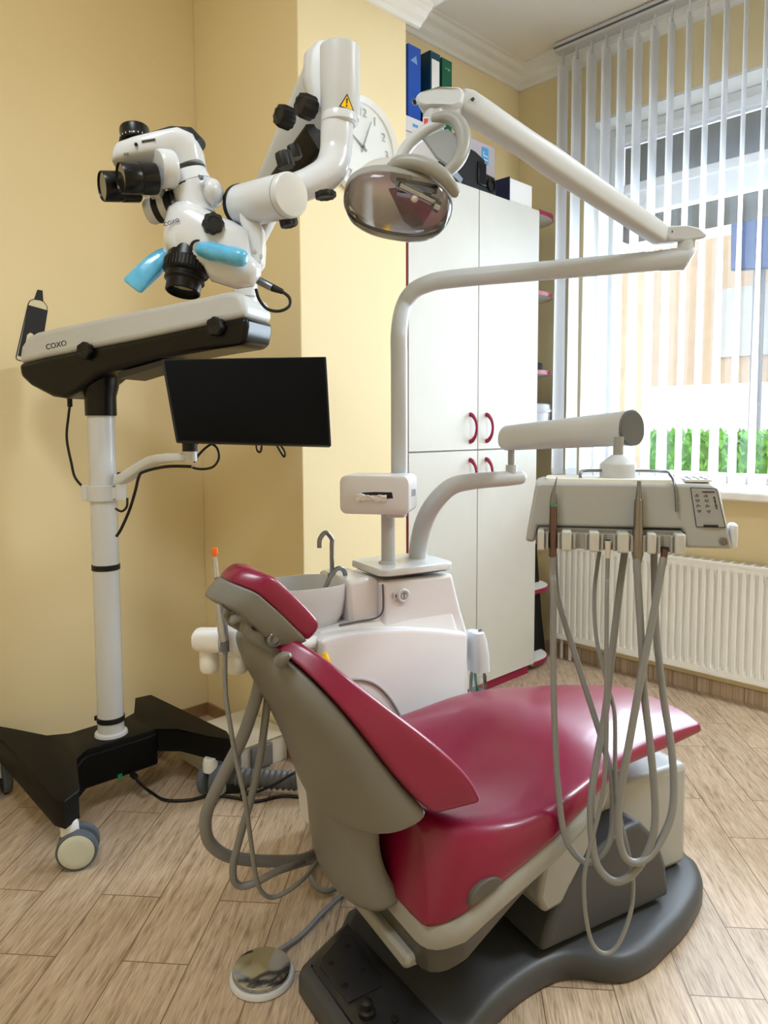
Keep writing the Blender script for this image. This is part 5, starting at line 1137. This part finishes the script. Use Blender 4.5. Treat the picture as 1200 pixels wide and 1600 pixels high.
# optics pod
pod = [(257, 340), (263, 322), (275, 314), (292, 312), (315, 322), (338, 335), (365, 346), (388, 360), (394, 400), (408, 415), (408, 430), (396, 448), (370, 452), (330, 440), (318, 420), (300, 412), (275, 402), (260, 395), (254, 368)]
def scaled(L, k, d, c=(318, 380)): return [D(c[0]+(x-c[0])*k, c[1]+(y-c[1])*k, d) for x, y in L]
g = G(); g.loft([scaled(pod, k, d) for k, d in ((.72, MD-.064), (.88, MD-.056), (.97, MD-.040), (1.0, MD-.015), (1.0, MD+.03), (.93, MD+.06), (.7, MD+.07))]); podo = g.build('optics_pod', whitep, mi, ang=60)
g = G(); kc = D(331, 353, MD-.056); knob(g, kc+FW*.004, (-FW*.9+RT*.3), .0195, .028, 8); g.build('magnification_knob', blkm, podo)
text('lettering', 'COXO', D(256.5, 354, MD-.0625), D(275, 348, MD-.066)-D(256.5, 354, MD-.0625), UP, .0105, mat('ink_navy', (30, 24, 80), .5), podo, .0008)
g = G(); 
for x, y in ((340, 426), (343, 436)): g.box(D(x, y, MD-.045), (.007, .001, .0016), (RT, FW, UP))
g.build('marks', inkgr, podo)
# objective lens
o0 = D(294, 394, MD-.005); o1 = D(311, 466, MD-.085); od = (o1-o0).normalized(); OL = (o1-o0).length
od = (UP*-.95 - RT*.10 - FW*.16).normalized(); o0 = D(293, 409, MD-.03)
g = G(); g.lathe(o0, od, [(.038, -.02), (.040, 0), (.0425, .002), (.0425, .024), (.040, .026), (.036, .028), (.036, .034), (.038, .036), (.038, .040), (.033, .044), (.033, .062), (.0305, .064), (.030, .052)], 48); obj_ = g.build('objective_lens', blk, podo)
x_o, y_o, z_o = frame(od); g = G()
for j in range(40):
    a = 2*PI*j/40; g.box(o0+od*.013+(x_o*math.cos(a)+y_o*math.sin(a))*.0427, (.0022, .0035, .018), ((x_o*math.cos(a)+y_o*math.sin(a)), (y_o*math.cos(a)-x_o*math.sin(a)), od))
g.build('grip_ring', blkm, obj_)
g = G(); g.lathe(o0+od*.05, od, [(.0298, 0), (.0298, .003), (.015, .005)], 32); g.build('lens_glass', mat('lens_glass', (24, 26, 34), .05, spec=.8, coat=1), obj_)
# handles under blue protective film
h1a, h1b = D(313, 389, MD-.062), D(381, 404, MD-.105)
g = G(); g.tube([D(310, 388, MD-.05), h1a], .0135, 20); hh1 = g.build('handle', whitep, podo)
g = G(); P_ = [h1a, lerp(h1a, h1b, .25), lerp(h1a, h1b, .55), lerp(h1a, h1b, .85), lerp(h1a, h1b, .98), h1b+ (h1b-h1a).normalized()*.004]; g.tube(P_, [.013, .0175, .0165, .0175, .015, .007], 20, sub=4); g.build('blue_sleeve', bluefilm, hh1)
g = G(); g.lathe(D(309, 388, MD-.058), (h1a-D(310, 388, MD-.05)), [(.016, 0), (.016, .003)], 28); g.build('collar', inkdk, hh1)
h2a, h2b = D(257, 399, MD+.0), D(207, 447, MD-.03)
g = G(); g.tube([D(268, 390, MD), h2a], .012, 18); hh2 = g.build('handle', whitep, podo)
dv = (h2b-h2a).normalized(); sx3 = dv.cross(FW).normalized()
g = G(); g.loft([superring(lerp(h2a, h2b, k), sx3, dv.cross(sx3), w_, t_, 3, 20) for k, w_, t_ in ((-.06, .012, .012), (.1, .017, .015), (.4, .021, .014), (.75, .021, .011), (.98, .022, .005), (1.02, .018, .003))]); g.build('blue_sleeve', bluefilm, hh2)
# camera module and its cable
g = G(); c1_ = D(409, 441, MD+.01); c2_ = D(427, 450, MD); g.tube([D(400, 436, MD+.01), c1_, c2_], [.008, .008, .0075], 16); g.build('connector', steel, podo)
g = G(); g.tube([c2_, D(442, 456, MD)], [.0075, .005], 14); g.tube([D(440, 455, MD), D(452, 465, MD), D(452, 478, MD), D(437, 486, MD), D(418, 483, MD+.02), D(405, 468, MD+.04), D(400, 452, MD+.05)], .0032, 10, sub=5); g.build('camera_cable', cable, podo)
# inclinable neck: two rings and the shoulder up to the head
nk0 = D(298, 322, MD+.01); nk1 = D(288, 262, MD+.01)
def nring(x0, y0, x1, y1, d=MD+.01, dep=.045):
    a = D(x0, y0, d); b = D(x1, y1, d); c = (a+b)/2; h = (b-a)/2; n = h.normalized()
    f2 = (FW - n*FW.dot(n)).normalized(); f2 = (f2 + UP*.18).normalized()
    return [c + h*math.cos(2*PI*k/36) + f2*(dep*math.sin(2*PI*k/36)) for k in range(36)]
g = G(); g.loft([nring(276, 318, 336, 332), nring(273, 304, 332, 320), nring(270, 300, 330, 278)]); g.build('neck_lower', whitep, mi, ang=50)
g = G(); g.loft([nring(269, 304, 329.5, 279.5), nring(268, 302, 329, 277.5)]); g.build('neck_seam', blkm, mi)
g = G(); g.loft([nring(268, 301, 328.5, 277), nring(262, 284, 320, 261)]); nr_ = g.build('neck_ring', whitep, mi, ang=50)
g = G(); g.loft([nring(262, 283.5, 320, 260.5), nring(261, 282, 319.5, 258.5)]); g.build('neck_seam', blkm, mi)
for x, y, d in ((314, 277, MD-.037), (264, 293, MD-.03)): c = D(x, y, d); g = G(); knob(g, c+FW*.006, -FW, .0045, .012, 6); g.build('thumb_screw', steel, nr_)
g = G(); kc_ = D(333, 302, MD+.0); g.ball(kc_, (.020, .035, .027), (RT, FW, UP)); g.build('side_boss', whitep, mi)
g = G(); ca, cb_ = D(275, 318, MD+.02), D(232, 332, MD+.03); dd2 = (cb_-ca).normalized(); g.lathe(ca, dd2, [(.025, 0), (.026, .03), (.026, .056), (.022, .062)], 30); ep = g.build('camera_port', whitep, podo)
for k0, k1 in ((.0, .016), (.030, .043)):
    g = G(); g.lathe(ca+dd2*k0, dd2, [(.0262, 0), (.0272, .001), (.0272, k1-k0-.001), (.0262, k1-k0)], 30); g.build('grip_band', blkm, ep)
g = G(); c = D(271, 316, MD-.02); g.ball(c, .005); g.build('screw', steel, podo)
# head: upper housing bent from the neck to the eyepieces
def hring(x, y, d, wx, wy, dirx, p=3): 
    dx_ = (RT*dirx[0]-UP*dirx[1]).normalized(); return superring(D(x, y, d), dx_, FW, wx, wy, p, 28)
g = G(); g.loft([hring(293, 268, MD+.01, .037, .040, (58, -23)), hring(292, 250, MD+.005, .036, .040, (54, -32)), hring(287, 237, MD, .036, .042, (40, -40)), hring(273, 232, MD-.005, .035, .044, (18, -36)), hring(250, 236, MD-.01, .029, .045, (6, -30)), hring(217, 243, MD-.01, .027, .045, (5, -30)), hring(193, 249, MD-.01, .024, .043, (5, -30)), hring(186, 251, MD-.01, .018, .036, (5, -30))])
hd2 = g.build('binocular_head', whitep, mi, ang=60)
g = G(); g.loft([hring(240, 226, MD-.008, .0180, .030, (6, -30)), hring(266, 219, MD-.005, .022, .030, (12, -30)), hring(288, 222, MD, .030, .030, (30, -34)), hring(304, 234, MD+.005, .026, .026, (42, -36))]); g.build('top_plate', blkm, hd2)
g = G(); t0_ = D(212, 224, MD-.01); tax = (UP*.96 - RT*.12 + FW*.1).normalized(); g.lathe(t0_, tax, [(.030, 0), (.031, .002), (.0295, .010), (.0285, .012), (.0285, .026), (.0275, .030), (.02, .031)], 40); g.build('top_dial', blk, hd2)
g = G()
for j in range(24):
    a = 2*PI*j/24; x3, y3, z3 = frame(tax); g.box(t0_+tax*.006+(x3*math.cos(a)+y3*math.sin(a))*.0303, (.0008, .0012, .003), ((x3*math.cos(a)+y3*math.sin(a)), (y3*math.cos(a)-x3*math.sin(a)), tax))
g.build('dial_marks', paper, hd2)
g = G(); g.ball(D(212.5, 225.5, MD-.058), .0034); g.box(D(232, 219.5, MD-.056), (.026, .001, .0038), ((RT+UP*.16).normalized(), FW, UP)); g.build('marks', inkdk, hd2)
g = G(); 
for i in range(2): g.box(D(195+i*4, 241-i*.6, MD-.055), (.0035, .001, .0045), (RT, FW, UP))
g.build('lettering', inkgr, hd2)
# prism cheek plate and two eyepieces
ea = (-RT*.80 - UP*.20 - FW*.56).normalized()
def eye(px, py, d, back):
    c = D(px, py, d); g = G(); g.lathe(c, ea, [(.0285, -back), (.0290, -back+.002), (.0290, -.036), (.0278, -.035), (.0278, -.032), (.0286, -.031), (.0282, -.002), (.0272, 0), (.0262, .0), (.0255, -.003), (.01, -.0032)], 40)
    e = g.build('eyepiece', blk, hd2); 
    g = G(); g.lathe(c+ea*-.0030, ea, [(.0250, 0), (.0250, .0006)], 28); g.build('eye_lens', mat('eye_glass', (34, 32, 28), .1, coat=.6), e)
eye(188, 278, 1.355, .066); eye(159, 291, 1.40, .070)
g = G(); ck = D(247, 264, 1.395); g.lathe(ck, ea, [(.034, -.03), (.036, -.026), (.036, -.004), (.033, .0), (.02, .001)], 40); g.build('prism_cheek', whitep, hd2)
g = G(); ck = D(226, 272, 1.47); g.lathe(ck, ea, [(.034, -.03), (.036, -.026), (.036, -.004), (.033, .0)], 40); g.build('prism_cheek', whitep, hd2)
g = G(); g.loft([superring(D(x, y, 1.42), RT, FW, w_, .035, 4, 20) for x, y, w_ in ((243, 278, .016), (240, 300, .014), (240, 305, .010))]); g.ball(D(227, 301, 1.40), .0085); g.build('distance_slider', whitep, hd2)

# ================================================================== MONITOR
mo = thing('monitor', D(385, 692, 2.08), 'wide black monitor screen hung under the microscope arm', 'monitor')
mc = [D(252, 561, 2.02), D(510, 557, 2.12), D(518, 697, 2.10), D(275, 690, 2.00)]
ctr = sum(mc, V())/4; ux_ = ((mc[1]-mc[0])+(mc[2]-mc[3])).normalized(); vy = ((mc[0]-mc[3])+(mc[1]-mc[2])); vy = (vy-ux_*vy.dot(ux_)).normalized(); mn = ux_.cross(vy); mn = mn if mn.dot(CC-ctr) > 0 else -mn
def flatp(p): return p - mn*((p-ctr).dot(mn))
mc = [onplane(x, y, mn, ctr) for x, y in ((252, 561), (510, 557), (518, 697), (275, 690))]
g = G(); g.prism([p for p in mc], -mn*.03); cs = g.build('casing', blkm, mo, bevel=.003)
def insetq(k): return [ctr + (p-ctr)*k for p in mc]
g = G(); g.prism([p + mn*.0004 for p in insetq(.972)], -mn*.003); g.build('screen', screenm, mo)
b_ = lerp(mc[3], mc[2], .155)
g = G(); e_ = ml[-1]; g.cyl(e_+ZZ*.016, e_+ZZ*.05, .021); g.tube([e_+ZZ*.04, lerp(e_+ZZ*.04, ctr-mn*.05, .5), ctr-mn*.03], .016, 14, sub=3); g.build('mount', blkm, mo, ang=50)
cb0 = lerp(mc[3], mc[2], .30)
g = G(); g.tube([D(327, 691, 2.10), D(339, 700, 2.10), D(342, 716, 2.10), D(332, 730, 2.10), D(312, 733, 2.10), D(296, 729, 2.10)], .0035, 10, sub=5); g.tube([D(340, 690, 2.11), D(325, 697, 2.11), D(312, 709, 2.10), D(303, 722, 2.09)], .0035, 10, sub=5); g.build('cable', cable, mo)
g = G()
for pts in ([(400, 692), (402, 704), (407, 706), (409, 696), (408, 690)], [(430, 690), (437, 704), (444, 714), (445, 706), (437, 693)]): g.tube([D(x, y, 2.12) for x, y in pts], .003, 8, sub=4)
g.build('cable_loop', cable, mo)
t = thing('monitor_cable', D(205, 790, 2.12), 'black cable dangling under the white monitor arm by the column', 'cable')
g = G(); g.tube([D(300, 729, 2.09), D(260, 729, 2.11), D(225, 737, 2.12), D(217, 745, 2.12), D(212, 765, 2.13), D(203, 795, 2.16), D(190, 825, 2.19), D(182, 838, 2.2)], .0045, 10, sub=5); g.tube([D(199, 778, 2.11), D(198, 792, 2.11), D(190, 799, 2.12), D(181, 795, 2.14)], .0035, 10, sub=5); g.build('cable', cable, t)
